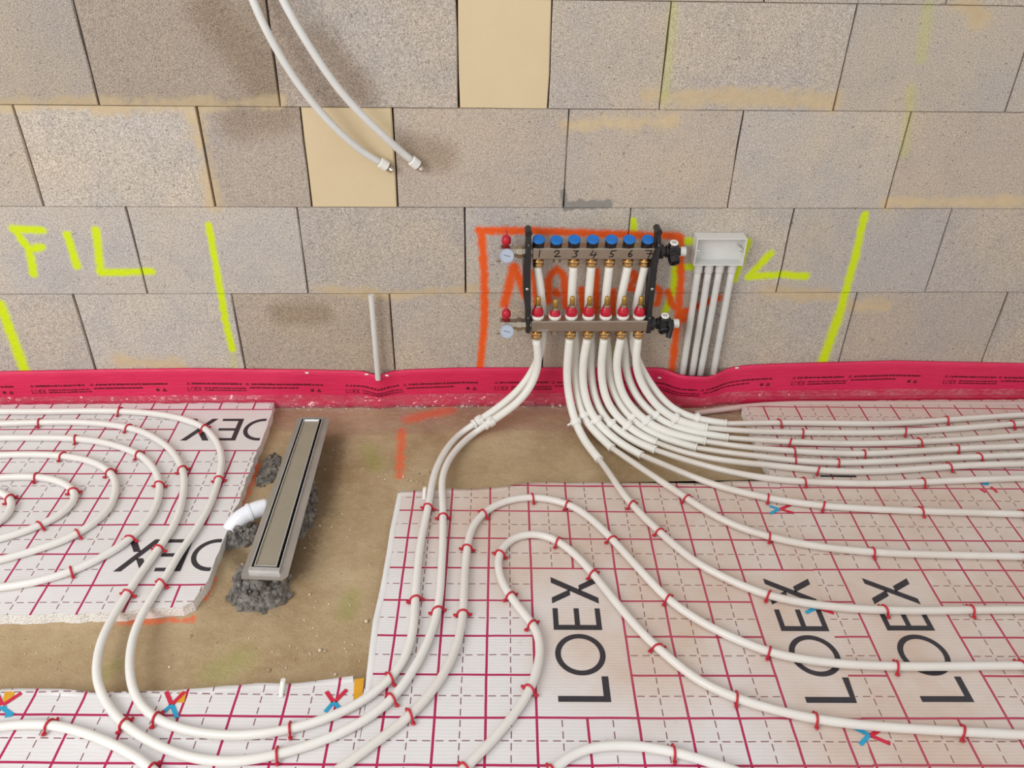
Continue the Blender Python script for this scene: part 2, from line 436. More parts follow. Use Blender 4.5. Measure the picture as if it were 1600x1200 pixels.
def rough_edge(pts, step=.02, amp=.002, seed=0):
    r = random.Random(seed); out = []
    for a, b in zip(pts, pts[1:] + pts[:1]):
        a = Vector(a[:2]); b = Vector(b[:2]); k = max(1, int((b - a).length / step))
        nn = Vector((-(b - a).y, (b - a).x)).normalized()
        for i in range(k):
            p = a + (b - a) * (i / k)
            if 0 < i: p = p + nn * r.uniform(-amp, amp)
            out.append((p.x, p.y))
    return out
def make_mat(key, outline, foil, label, dz=0.0, seed=0, eps_out=.004, amp=.002):
    o, an = FRAMES[key]
    root = empty('insulation_mat', (o[0], o[1], 0), an, label, 'insulation mat', 'printed insulation mats')
    pl = rough_edge([loc2(key, p) for p in outline], .02, amp, seed)
    bm = bmesh.new(); poly_prism(bm, pl, 0.0005, MT - .0012 + dz); mesh_obj('foam_board', bm, M_EPS, root)
    bm = bmesh.new(); poly_prism(bm, pl, MT - .0012 + dz, MT + dz); mesh_obj('printed_foil', bm, foil, root)
    return root
def F(px, py, z=MT): p = fl(px, py, z); return (p.x, p.y)
M_F_LEFT = mat_foil('foil_left', [(3, 9, 2, 4), (3, 9, -3, -1)], .16, None)
M_F_BOT = mat_foil('foil_bottom', [], .10, None)
M_F_CTR = mat_foil('foil_centre', [(0, 2, 1, 5), (5, 7, 1, 5)], .9, [((.15, 1.6, .03), (.75, 1.45, .03), .38), ((.75, 1.45, .03), (.9, .95, .03), .38), ((.35, 1.2, .03), (.5, 1.4, .03), .25)])
M_F_RT = mat_foil('foil_right', [(2, 4, 1, 5), (7, 9, 1, 5)], .85, None)
m_left = make_mat('left', [F(428, 629), F(418, 665), F(400, 710), F(355, 830), F(326, 905), F(302, 940), F(285, 948), F(180, 957), F(0, 961), (-1.65, 1.28), (-1.65, 2.100), (-1.0, 2.100)], M_F_LEFT,
                  'white foam mat carrying the oval pipe loops, in the far left corner', seed=1, amp=.003)
SEAM = [(.812, 1.712), (.818, 1.58), (.810, 1.448), (.784, 1.265), (.775, 1.149), (.762, 1.011), (.738, .874), (.69, .5)]
LEFTE = [F(572, 1092), F(575, 1050), F(585, 975), F(601, 900), F(612, 830), F(624, 770)]
BACKE = [F(700, 767), F(775, 764), F(820, 757), F(860, 755), F(960, 757), F(1035, 758), F(1110, 756), F(1202, 751.5)]
m_ctr = make_mat('ctr', [(-.24, .5)] + LEFTE + BACKE + SEAM, M_F_CTR, 'large mat in the middle, with two printed logos left of the seam', seed=2, amp=0)
m_bot = make_mat('bot', [F(572, 1092), F(566, 1062), F(552, 1061), F(450, 1072), F(400, 1071), F(325, 1078), F(237, 1084), F(145, 1085), F(75, 1080), F(0, 1079), (-1.5, 1.10), (-1.5, .5), (-.241, .5)], M_F_BOT,
                 'white mat along the lower left edge, in front of the bare floor strip', seed=3)
m_rt = make_mat('rt', SEAM[::-1] + [(.83, 1.722), (1.4, 1.70), (2.2, 1.672), (2.2, .5)], M_F_RT, 'dusty mat at the lower right with one printed logo', dz=.0008, seed=4, amp=0)
FRAMES['back'] = ((FRAMES['rt'][0][0], FRAMES['rt'][0][1] - .018), FRAMES['rt'][1])
M_F_BACK = mat_foil('foil_back', [], .75, None)
m_back = make_mat('back', [(.832, 1.723), F(1204, 747), F(1202, 732), F(1185, 705), F(1172, 665), F(1164, 645), (.815, 2.055), (1.2, 2.085), (2.2, 2.085), (2.2, 1.674), (1.4, 1.702)], M_F_BACK,
                  'dusty mat at the back right under the parallel pipes by the wall', seed=5)

# printed logos (flat print on the foil, in each mat's own frame)
def ribbon2(bm, pts, wd, z, closed=False):
    """flat polyline of width wd in the xy plane"""
    P = [Vector((p[0], p[1])) for p in pts]; n = len(P); L = []; Rr = []
    for i in range(n):
        a = P[(i - 1) % n] if closed or i else P[i]; b = P[(i + 1) % n] if closed or i < n - 1 else P[i]
        t = (b - a).normalized(); nn = Vector((-t.y, t.x)) * wd / 2
        L.append(bm.verts.new((P[i].x + nn.x, P[i].y + nn.y, z))); Rr.append(bm.verts.new((P[i].x - nn.x, P[i].y - nn.y, z)))
    for i in range(n if closed else n - 1):
        j = (i + 1) % n; bm.faces.new((L[i], L[j], Rr[j], Rr[i]))
def letters(bm, T, z, clip=None, which='LOEX', wd=.0138):
    """T(s, h): s along the text 0..0.335, h up 0..0.106"""
    H = .106
    def quad(pts): bm.faces.new([bm.verts.new((*T(*p), z)) for p in pts])
    def rect(s0, s1, h0, h1): quad([(s0, h0), (s1, h0), (s1, h1), (s0, h1)])
    if 'L' in which: rect(0, wd, 0, H); rect(wd, .061, 0, wd)
    if 'O' in which:
        k = 40; cx, cy, ro, ri = .1165, H / 2, .0535, .0415
        for i in range(k):
            a, b = 2 * math.pi * i / k, 2 * math.pi * (i + 1) / k
            quad([(cx + ro * math.cos(a), cy + ro * math.sin(a)), (cx + ro * math.cos(b), cy + ro * math.sin(b)), (cx + ri * math.cos(b), cy + ri * math.sin(b)), (cx + ri * math.cos(a), cy + ri * math.sin(a))])
    if 'E' in which:
        rect(.181, .181 + wd, 0, H)
        for h in (0, H / 2 - .0057, H - .0115): rect(.181 + wd, .242, h, h + .0115)
    if 'X' in which:
        s0, s1 = .256, .336; q = .0175
        quad([(s0, 0), (s0 + q, 0), (s1, H), (s1 - q, H)])
        for a, b in ((0, .40), (.60, 1)):   # second stroke broken at the crossing
            f = lambda t: s1 - q + (s0 - s1 + q) * t
            quad([(f(a), H * a), (f(a) + q, H * a), (f(b) + q, H * b), (f(b), H * b)])
def logo(root, T, z=MT + .0005, which='LOEX'):
    bm = bmesh.new(); letters(bm, T, z, which=which)
    o = mesh_obj('printed_logo', bm, M_INK, root); o['label'] = 'black printed LOEX lettering'; return o
logo(m_ctr, lambda s, h: (.151 - h, .136 + s))
# second logo is cut off by the seam on its right side: clip vertices against the seam in mat coordinates
def seam_x(y):
    S = [loc2('ctr', p) for p in SEAM]
    for a, b in zip(S, S[1:]):
        if min(a[1], b[1]) <= y <= max(a[1], b[1]): return a[0] + (b[0] - a[0]) * (y - a[1]) / (b[1] - a[1])
    return 9
def T2(s, h):
    x, y = .651 - h, .136 + s
    return (min(x, seam_x(y) - .001), y)
logo(m_ctr, T2)
logo(m_rt, lambda s, h: (.352 - h, .137 + s), MT + .0013)
def TL(v1, cap):
    return lambda s, h: (min(.668 - s, cap), v1 - h)
def left_cap(y):  # right edge of the left mat in its own frame
    E_ = [loc2('left', F(*q)) for q in ((428, 629), (400, 710), (355, 830), (326, 905), (302, 940))]
    for a, b in zip(E_, E_[1:]):
        if b[1] <= y <= a[1]: return a[0] + (b[0] - a[0]) * (y - a[1]) / (b[1] - a[1]) - .004
    return .55
def TLf(v1): 
    def T(s, h):
        y = v1 - h; return (min(.668 - s, left_cap(y)), y)
    return T
logo(m_left, TLf(.352), which='OEX'); logo(m_left, TLf(-.152), which='OEX')
bm = bmesh.new(); pp = [loc2('back', F(*q)) for q in ((1281, 742.5), (1337, 743.5), (1340, 748.5), (1283, 748.5))]
bm.faces.new([bm.verts.new((*q, MT + .0006)) for q in pp]); mesh_obj('printed_logo', bm, M_INK, m_back)['label'] = 'black foot of a printed letter'
def mark(key, root, red, blue, z=MT + .0013):
    for nm, mat, lines in (('printed_mark', M_RED, red), ('printed_mark', M_BLUE, blue)):
        if not lines: continue
        bm = bmesh.new()
        for k, pl in enumerate(lines): ribbon2(bm, [loc2(key, F(*q)) for q in pl], .0085, z + .0001 * k)
        mesh_obj(nm, bm, mat, root)['label'] = 'red print stroke' if mat is M_RED else 'blue print stroke'
mark('ctr', m_ctr, [[(1219, 796), (1236, 789)], [(1219, 796), (1240, 802)]], [[(1202, 791), (1217, 796)], [(1217, 796), (1203, 803)]])
mark('rt', m_rt, [[(1303, 959), (1282, 952)]], [], MT + .0014)
mark('ctr', m_ctr, [], [[(1259, 958), (1275, 950)]])
mark('ctr', m_ctr, [[(1360, 1150), (1376, 1140)], [(1360, 1150), (1391, 1163)]], [[(1333, 1137), (1358, 1149)], [(1358, 1149), (1344, 1164)]], MT + .0014)
mark('bot', m_bot, [[(260, 1081), (268, 1101)], [(269, 1101), (292, 1078)]], [[(268, 1102), (256, 1113)], [(269, 1102), (277, 1122)]])
mark('bot', m_bot, [[(510, 1081), (521, 1097)], [(523, 1097), (542, 1078)]], [[(521, 1098), (508, 1113)], [(523, 1098), (530, 1107)]])
mark('bot', m_bot, [[(-5, 1085), (3, 1102)], [(5, 1102), (34, 1083)]], [[(-4, 1108), (10, 1106)], [(6, 1108), (20, 1118)], [(8, 1119), (20, 1117)]])
mark('back', m_back, [[(1531, 764), (1540, 770)], [(1548, 761), (1558, 770)]], [[(1530, 754), (1541, 758)], [(1541, 758), (1544, 753)]])
def tape(label, pts, z=MT + .0003):
    bm = bmesh.new(); poly_prism(bm, [F(*q) for q in pts], MT + .0002, z + .0009)
    tag(mesh_obj('adhesive_tape', bm, M_YEL), label, 'tape', 'yellow tape scraps')
tape('yellow tape scrap at the inner corner where two mats meet', [(554, 1062), (569, 1060), (566, 1088), (552, 1094)], MT + .0006)
tape('small yellow tape scrap beside the middle red and blue cross', [(281, 1080), (292, 1078), (288, 1098), (276, 1098)], MT + .0002)
tape('small yellow tape scrap at the far left frame edge', [(8, 1081), (26, 1080), (14, 1098), (4, 1096)], MT + .0002)

# loose foil flaps along mat edges
def flap(root_key, root, pts, hang, name='foil_flap', lift=.0, seed=0, inn=.009, mat=None):
    r = random.Random(seed); bm = bmesh.new()
    Q = [Vector(F(*q)) for q in pts]; dense = []
    for a, b in zip(Q, Q[1:]):
        for i in range(8): dense.append(a + (b - a) * i / 8)
    dense.append(Q[-1]); rows = []
    for i, p in enumerate(dense):
        t = (dense[min(i + 1, len(dense) - 1)] - dense[max(i - 1, 0)]).normalized(); nn = Vector((-t.y, t.x))
        ph = noise.noise(Vector((p.x * 14, p.y * 14, seed)))
        prof = [(-inn, .0003), (-inn * .6, .0012 + .002 * ph + lift), (.004, .0025 + .004 * ph + lift), (hang * .7, -.006 + .005 * ph + lift * .5), (hang * (1 + .2 * ph), -.018 + .006 * ph)]
        rows.append([bm.verts.new((*loc2(root_key, (p.x + nn.x * a, p.y + nn.y * a)), MT + z)) for a, z in prof])
    for a, b in zip(rows, rows[1:]):
        for k in range(len(a) - 1): bm.faces.new((a[k], a[k + 1], b[k + 1], b[k]))
    o = mesh_obj(name, bm, mat or M_WHITEFOIL, root, smooth=True); return o
flap('ctr', m_ctr, [(626, 770), (700, 767), (775, 764), (820, 757), (860, 755), (960, 757), (1035, 758), (1110, 756), (1202, 751.5)], .004, seed=2, lift=.0003, inn=.012, mat=M_F_CTR)
flap('bot', m_bot, [(0, 1079), (75, 1080), (145, 1085), (237, 1084), (325, 1078), (400, 1071), (450, 1072), (552, 1061)], .012, seed=4, mat=M_F_BOT)
flap('ctr', m_ctr, [(573, 1088), (576, 1050), (585, 975), (601, 900), (612, 830), (624, 771)], .006, seed=6)

# ------------------------------------------------------------------ edge insulation strip along the wall
SX = [(-260, 588), (0, 583), (150, 580), (300, 578), (480, 580), (560, 582), (590, 584), (640, 580), (720, 577), (1040, 577), (1062, 580), (1100, 582), (1135, 578), (1170, 573), (1210, 571), (1400, 566), (1500, 568), (1600, 570), (1900, 575)]
SXW = [wl(a, b, 2.118) for a, b in SX]
xs_ = np.array([p.x for p in SXW]); zs_ = np.array([p.z for p in SXW])
def strip_top(x): return float(np.interp(x, xs_, zs_))
XC = wl(1089, 578, 2.10).x; XT = wl(589, 582, 2.10).x
def strip_y(x, f):
    """face of the strip; f 0 bottom .. 1 top"""
    b = .036 * math.exp(-((x - XC) / .085) ** 4) + .02 * math.exp(-((x - XT) / .03) ** 2)
    return 2.121 - b * (.45 + .55 * f) - .010 * (1 - f) ** 2 + .002 * noise.noise(Vector((x * 5, f * 2, 1)))
n = NB('magenta_foam_strip'); P = n.pos()
c = n.mix(n.noise(P, 7, 4), lin((206, 22, 74)), lin((232, 48, 98)))
n.col(c); n.set(Roughness=.5); n.nrm(n.bump(n.noise(n.vm('MULTIPLY', P, (1, 1, 6)), 22, 3), .3, .006)); M_STRIP = n.m
strip_root = empty('edge_insulation_strip', (0.15, 2.12, 0), 0, 'magenta foam edge strip running along the foot of the wall', 'insulation strip')
bm = bmesh.new(); rows = []
for i in range(241):
    x = -1.75 + 3.95 * i / 240; zt = strip_top(x); rr = []
    for f in (0, .12, .3, .5, .7, .86, .96, 1.0):
        rr.append(bm.verts.new((x, strip_y(x, f) + (.003 if f == 1 else 0), .001 + (zt - .001) * f)))
    rr.append(bm.verts.new((x, min(strip_y(x, 1) + .009, 2.1285), zt + .0005))); rr.append(bm.verts.new((x, min(strip_y(x, 0) + .009, 2.1285), .001)))
    rows.append(rr)
for a, b in zip(rows, rows[1:]):
    for k in range(len(a)): bm.faces.new((a[k], a[(k + 1) % len(a)], b[(k + 1) % len(a)], b[k]))
bm.faces.new(rows[0]); bm.faces.new(list(reversed(rows[-1])))
o = mesh_obj('foam_strip', bm, M_STRIP, smooth=True); wchild(o, strip_root)
M_PRINT = simple('dark_red_print', (104, 4, 32), .6, var=.1)
def strip_pt(x, dz_from_top, off=.0008):
    zt = strip_top(x); z = zt - dz_from_top; f = max(0, min(1, z / zt))
    return Vector((x, strip_y(x, f) - off, z))
def sq(bm, x0, x1, d0, d1, skew=0):
    bm.faces.new([bm.verts.new(strip_pt(*q)) for q in ((x0, d1), (x1, d1), (x1 + skew, d0), (x0 + skew, d0))])
rp = random.Random(11)
LOEXPX = [-197, 48, 293, 540, 773, 1004, 1235, 1470, 1706]
for lp in LOEXPX:
    x0 = wl(lp, 607, 2.118).x; u = .00033 * 1.0
    bm = bmesh.new()
    def words(xa, xb, d, h):
        x = xa
        while x < xb - .003:
            w_ = min(rp.uniform(.004, .014), xb - x); q = x
            while q < x + w_ - .0008:
                lw = rp.uniform(.0014, .0026); sq(bm, q, q + lw, d - 1.45 * h * rp.uniform(.8, 1.15), d); q += lw + .0006
            x += w_ + .0020
    def tri(xc, d, s):
        for a, b in (((-s, 0), (0, 1.7 * s)), ((0, 1.7 * s), (s, 0)), ((s, 0), (-s, 0))):
            p, q = Vector(a), Vector(b); t = (q - p).normalized(); nn = Vector((-t.y, t.x)) * .0008
            bm.faces.new([bm.verts.new(strip_pt(xc + v.x, d - v.y)) for v in (p + nn, q + nn, q - nn, p - nn)])
    d1, d2 = .052, .075
    tri(x0 + .005, d1, .0045); words(x0 + .015, x0 + .165, d1, .0042)
    tri(x0 + .180, d1, .0045); words(x0 + .192, x0 + .405, d1, .0042)
    words(x0 + .050, x0 + .175, d2 - .009, .0030); words(x0 + .050, x0 + .175, d2 - .001, .0030)
    words(x0 + .185, x0 + .330, d2 - .011, .0036)
    # LOEX word
    w_ = .0020; hh = .0140
    def st(a, b, ww=w_):
        p, q = Vector(a), Vector(b); t = (q - p).normalized(); nn = Vector((-t.y, t.x)) * ww / 2
        bm.faces.new([bm.verts.new(strip_pt(x0 + v.x, d2 - v.y)) for v in (p + nn, q + nn, q - nn, p - nn)])
    st((.001, 0), (.001, hh)); st((.001, .0008), (.0075, .0008))
    for i in range(14):
        a, b = 2 * math.pi * i / 14, 2 * math.pi * (i + 1) / 14
        st((.0150 + .0058 * math.cos(a), hh / 2 + .0058 * math.sin(a)), (.0150 + .0058 * math.cos(b), hh / 2 + .0058 * math.sin(b)), .0014)
    st((.0240, 0), (.0240, hh))
    for y_ in (.0008, hh / 2, hh - .0008): st((.0240, y_), (.0305, y_))
    st((.0325, 0), (.0410, hh)); st((.0325, hh), (.0410, 0))
    # round symbol and recycling triangle
    for i in range(10):
        a, b = 2 * math.pi * i / 10, 2 * math.pi * (i + 1) / 10; xc = x0 + .372
        bm.faces.new([bm.verts.new(strip_pt(xc + v[0], d2 - .006 - v[1])) for v in ((0, 0), (.0055 * math.cos(a), .0055 * math.sin(a)), (.0055 * math.cos(b), .0055 * math.sin(b)))])
    tri(x0 + .392, d2 - .001, .0060); tri(x0 + .392, d2 - .003, .0032)
    o = mesh_obj('printed_text', bm, M_PRINT); wchild(o, strip_root); o['label'] = 'dark red LOEX print line'
# white chips standing in for nail and staple glints near the strip top
M_WHITE = simple('white_plastic', (238, 236, 230), .4, var=.04)
for px, py in ((478, 588), (572, 589), (604, 590), (1032, 595), (1154, 580)):
    p = wl(px, py, 2.10); bm = bmesh.new(); y = strip_y(p.x, .9)
    box(bm, (p.x, y - .002, p.z), (.011, .004, .005), Matrix.Rotation(rp.uniform(-.3, .3), 3, 'Y')); bevel(bm, .0012, 1)
    o = mesh_obj('glint_chip', bm, M_WHITE); wchild(o, strip_root); o['label'] = 'white chip standing in for a staple glint'
# clear film skirt
n = NB('clear_film'); P = n.pos()
n.N.remove(n.b)
tr = n.N.new('ShaderNodeBsdfTransparent'); gl = n.N.new('ShaderNodeBsdfGlossy'); df = n.N.new('ShaderNodeBsdfDiffuse')
tr.inputs[0].default_value = (.97, .95, .95, 1); gl.inputs['Roughness'].default_value = .11; df.inputs[0].default_value = lin((240, 206, 208))
h = n.math('ADD', n.voro(n.vm('ADD', P, n.vm('SCALE', n.noisec(P, 18, 3), scale=.06)), 34, 'DISTANCE_TO_EDGE'), n.math('MULTIPLY', n.noise(P, 26, 3), .6))
bn = n.bump(h, .9, .012)
for q in (gl, df): n.L.new(bn, q.inputs['Normal'])
m1 = n.N.new('ShaderNodeMixShader'); m1.inputs[0].default_value = .5; n.L.new(df.outputs[0], m1.inputs[1]); n.L.new(gl.outputs[0], m1.inputs[2])
m2 = n.N.new('ShaderNodeMixShader'); n.L.new(n.rng(n.noise(P, 20, 4),   .35, .7, .06, .20), m2.inputs[0]); n.L.new(tr.outputs[0], m2.inputs[1]); n.L.new(m1.outputs[0], m2.inputs[2])
n.L.new(m2.outputs[0], n.out.inputs['Surface']); M_FILM = n.m
bm = bmesh.new(); rows = []
for i in range(200):
    x = -1.6 + 3.7 * i / 199; zt = strip_top(x); rr = []
    on = 1 / (1 + math.exp((x + .60) * -120)) * (1 / (1 + math.exp((x - .80) * 120)))  # reaches the bare floor only between the mats
    ext = .012 + on * (.115 + .035 * noise.noise(Vector((x * 4, 2, 0))))
    zb = (.032 if on < .5 else .0025)
    for k in range(9):
        if k <= 4:
            f = .36 - .36 * k / 4; z = max(zt * f, zb + .001); y = strip_y(x, f) - .0022 - .004 * k / 4 - abs(.003 * noise.noise(Vector((x * 22, k * .7, 3))))
        else:
            q = (k - 4) / 4; y0 = strip_y(x, 0) - .0065
            y = y0 - ext * q; z = zb + max(0, .008 * noise.noise(Vector((x * 9, q * 3, 5)))) * math.sin(math.pi * q) + .0005
        rr.append(bm.verts.new((x, y, z)))
    rows.append(rr)
for a, b in zip(rows, rows[1:]):
    for k in range(8): bm.faces.new((a[k], a[k + 1], b[k + 1], b[k]))
o = mesh_obj('film_skirt', bm, M_FILM, smooth=True); wchild(o, strip_root); o['label'] = 'clear crinkled plastic film skirt'
# white rolled foam edge at the back of the right mat
P_ = catmull([fl(1085, 646, .012), fl(1120, 641, .014), fl(1166, 635, .02), fl(1230, 631, .03), fl(1300, 630.5, .03), fl(1450, 630.5, .03), fl(1620, 630.5, .03), Vector((2.15, 2.090, .03))], .02)
o = tube_obj('foam_edge_roll', P_, .009, simple('dull_pink_foam', (206, 178, 172), .5, var=.08, scale=20), None, 10)
tag(o, 'pale foam edge roll between the strip and back right mat', 'foam edge')

# ------------------------------------------------------------------ plumbing materials
n = NB('white_pe_pipe'); P = n.pos()
pc = n.mix(n.noise(P, 12, 3), lin((226, 223, 217)), lin((240, 238, 233)))
n.col(n.mix(n.math('MULTIPLY', n.attr('tan_tint'), n.rng(n.noise(P, 9, 4), .3, .7, .5, 1.2)), pc, lin((198, 180, 164)))); n.set(Roughness=.3)  # tan tint set per pipe, stronger on the bundle and hairpin pipes
n.b.inputs['Subsurface Weight'].default_value = .12; n.b.inputs['Subsurface Radius'].default_value = (.01, .009, .008); n.b.inputs['Subsurface Scale'].default_value = 1.0
M_PIPE = n.m
M_THIN = M_PIPE
M_SLEEVE = simple('ivory_sleeve', (238, 236, 228), .5, var=.04, scale=30)
M_CLIP = simple('red_clip_plastic', (196, 22, 46), .38, var=.08)
M_STEEL = simple('stainless_steel', (176, 164, 150), .36, 1.0, var=.08, scale=40)
M_NICKEL = simple('nickel', (186, 176, 160), .3, 1.0, var=.06)
M_BRASS = simple('brass', (208, 170, 116), .28, 1.0, var=.1)
M_GOLD = simple('amber_sight_tube', (186, 148, 70), .25, .5, var=.12, scale=200)
M_BLACK = simple('black_plastic', (30, 27, 29), .38, var=.15)
M_BLUECAP = simple('blue_cap_plastic', (18, 112, 196), .4, var=.06)
M_REDP = simple('red_plastic', (190, 18, 44), .35, var=.08)
M_DIAL = simple('pale_blue_dial', (176, 184, 200), .35, var=.05)
M_NEEDLE = simple('dial_needle', (96, 100, 116), .5)
M_CHROME = simple('chrome_screw', (205, 203, 200), .2, 1.0)
M_GREYW = simple('grey_white_pvc', (218, 217, 213), .45, var=.04)
M_BOX = simple('box_white_plastic', (222, 222, 218), .45, var=.03)
M_MARKER = simple('black_marker', (18, 14, 14), .6)
R_PIPE = .0093; R_SL = .0117; ZP = MT + R_PIPE + .0012
PIPES = {}
def floor_path(pts, z=None, z0=None, nz=0):
    """pixel track of a pipe that lies on the mats; the first nz points climb from z0"""
    out = []
    for i, q in enumerate(pts):
        zz = (z or ZP)
        if z0 is not None and i < nz: zz = z0 + (zz - z0) * i / nz
        if len(q) == 3: zz = q[2]
        out.append(fl(q[0], q[1], zz))
    return out
def run_pipe(P): return smooth_path(catmull(P, .012), 6)

L1 = [(-90, 645), (0, 643), (75, 643), (150, 642), (200, 643), (250, 647.5), (287, 655), (317, 667), (336, 686), (345.5, 707), (346, 730), (341, 752), (332, 780), (320, 805), (300, 837), (280, 865), (265, 892), (252, 911), (240, 930), (225, 955), (211, 985), (204, 1015), (202, 1042), (205, 1070), (215, 1095), (232, 1115), (257, 1130), (290, 1141), (325, 1147), (362, 1149.5), (400, 1147.5), (450, 1140), (500, 1126), (550, 1105), (590, 1079), (612, 1058), (632, 1030), (641, 1005), (646, 980), (648, 950), (650, 918), (653, 885), (657, 850), (664, 815), (671, 782)]
L2 = [(-90, 668), (0, 662), (62, 660), (125, 660), (175, 664), (215, 672), (245, 686), (267, 703), (281, 724), (287.5, 742), (287.5, 762), (283, 790), (275, 815), (260, 840), (240, 868), (222, 893), (210, 910), (199, 928), (185, 950), (170, 975), (157, 1005), (151, 1033), (151, 1060), (160, 1087), (177, 1114), (200, 1137), (230, 1156), (262, 1172), (300, 1184), (350, 1190), (400, 1186), (462, 1171), (512, 1154), (560, 1131), (605, 1100), (632, 1068), (652, 1036), (669, 1001), (680, 970), (686, 940), (689, 906), (691, 865), (692, 835), (692, 800), (691, 775)]
L3 = [(-90, 688), (0, 684), (50, 684), (100, 684.5), (150, 689), (190, 699), (217, 710), (235, 725), (246, 742), (250, 762), (246, 785), (235, 807), (217, 830), (190, 852), (160, 870), (130, 885), (100, 897), (69, 906), (35, 913), (0, 918), (-90, 926)]
L4 = [(-90, 716), (0, 711), (50, 710), (100, 712.5), (140, 720), (165, 732), (179, 747), (181, 765), (175, 787), (160, 807), (135, 825), (112, 839), (75, 853), (37, 865), (0, 875), (-90, 893)]
L5 = [(-90, 757), (0, 746), (37, 744.5), (75, 747), (100, 755), (116, 767), (117.5, 780), (106, 795), (85, 810), (60, 822), (30, 833), (0, 842), (-90, 862)]
L6 = [(-60, 772), (-30, 767), (0, 768), (15, 774), (21, 785), (17, 797), (10, 807), (0, 816), (-30, 830), (-60, 836)]
BL = [(-90, 1150), (0, 1135), (37, 1131.5), (75, 1132), (112, 1139), (150, 1151), (185, 1167), (215, 1184), (240, 1203), (262, 1228), (290, 1262)]
C1 = [(440, 1270), (490, 1228), (540, 1195), (580, 1165), (620, 1135), (650, 1109), (676, 1079), (700, 1041), (715, 1005), (722, 970), (724.5, 937), (726, 900), (728, 875), (731, 848), (738, 823), (756, 801), (786, 784), (820, 777), (857, 779.5), (895, 791), (925, 812), (955, 841), (985, 874), (1018, 910), (1041, 934), (1078, 961), (1120, 985), (1160, 1003), (1200, 1018), (1237, 1027), (1300, 1036), (1375, 1040.5), (1450, 1041.5), (1525, 1040.5), (1600, 1040), (1720, 1041)]
C2 = [(640, 1280), (690, 1235), (739, 1188), (769, 1157), (803, 1117), (827, 1080), (840, 1043), (845, 1010), (838, 983), (820, 960), (800, 935), (785, 911), (778, 888), (780, 865), (793, 846), (813, 836), (840, 834), (864, 841), (887, 856), (912, 880), (931, 902), (955, 932), (982, 965), (1012, 998), (1039, 1022), (1066, 1045), (1094, 1065), (1144, 1088), (1195, 1105), (1262, 1121), (1330, 1131), (1397, 1137), (1499, 1143), (1600, 1148), (1740, 1154)]
D1 = [(820, 1260), (846, 1222), (868, 1199), (887, 1183), (914, 1170), (950, 1164.5), (987, 1164.5), (1025, 1169), (1062, 1177), (1100, 1188), (1145, 1203), (1200, 1224), (1260, 1250)]
C3 = [(935, 714), (950, 737), (967, 762), (988, 789), (1025, 826), (1052, 850), (1087, 878), (1125, 899), (1162, 916), (1200, 930), (1250, 941), (1300, 948), (1375, 953), (1450, 954), (1525, 953), (1600, 952.5), (1720, 953)]
C4 = [(953, 697), (985, 720), (1022, 745), (1062, 771), (1100, 796), (1137, 816), (1170, 829), (1200, 838), (1237, 846.5), (1287, 855), (1350, 861.5), (1412, 865), (1500, 867.5), (1600, 869.5), (1720, 872)]
C5 = [(1000, 708), (1035, 725), (1085, 746), (1135, 763), (1185, 775), (1215, 781), (1250, 786), (1300, 791.5), (1375, 796), (1450, 799), (1525, 801), (1600, 803.5), (1720, 806)]
C6 = [(1022, 702), (1072, 719), (1135, 736), (1197, 747), (1250, 752), (1325, 755), (1375, 755.5), (1425, 754), (1500, 750.5), (1550, 748.5), (1600, 747), (1720, 746)]
C7 = [(1024, 692), (1060, 704), (1110, 716), (1160, 723), (1202, 727), (1250, 732), (1300, 736), (1350, 737), (1400, 735), (1450, 731.5), (1500, 728), (1550, 726), (1600, 725), (1720, 723)]
C8 = [(1086, 699), (1135, 707), (1185, 713), (1235, 719), (1275, 722), (1325, 723), (1400, 720.5), (1475, 716), (1525, 714), (1600, 711), (1720, 707)]
C9 = [(1100, 690), (1160, 698), (1210, 702.5), (1275, 707), (1350, 709), (1425, 705.5), (1500, 701), (1600, 697), (1720, 693)]
C10 = [(1134, 684), (1160, 686), (1210, 689), (1275, 692), (1350, 693), (1425, 691), (1500, 687), (1600, 680.5), (1720, 676)]
C11 = [(1102, 669), (1160, 673), (1210, 675), (1275, 676), (1375, 676), (1450, 672.5), (1525, 667), (1600, 661.5), (1720, 655)]
C12 = [(1131, 662), (1160, 661.5), (1210, 660.5), (1275, 661), (1375, 662), (1425, 660), (1500, 654.5), (1600, 648), (1720, 641)]
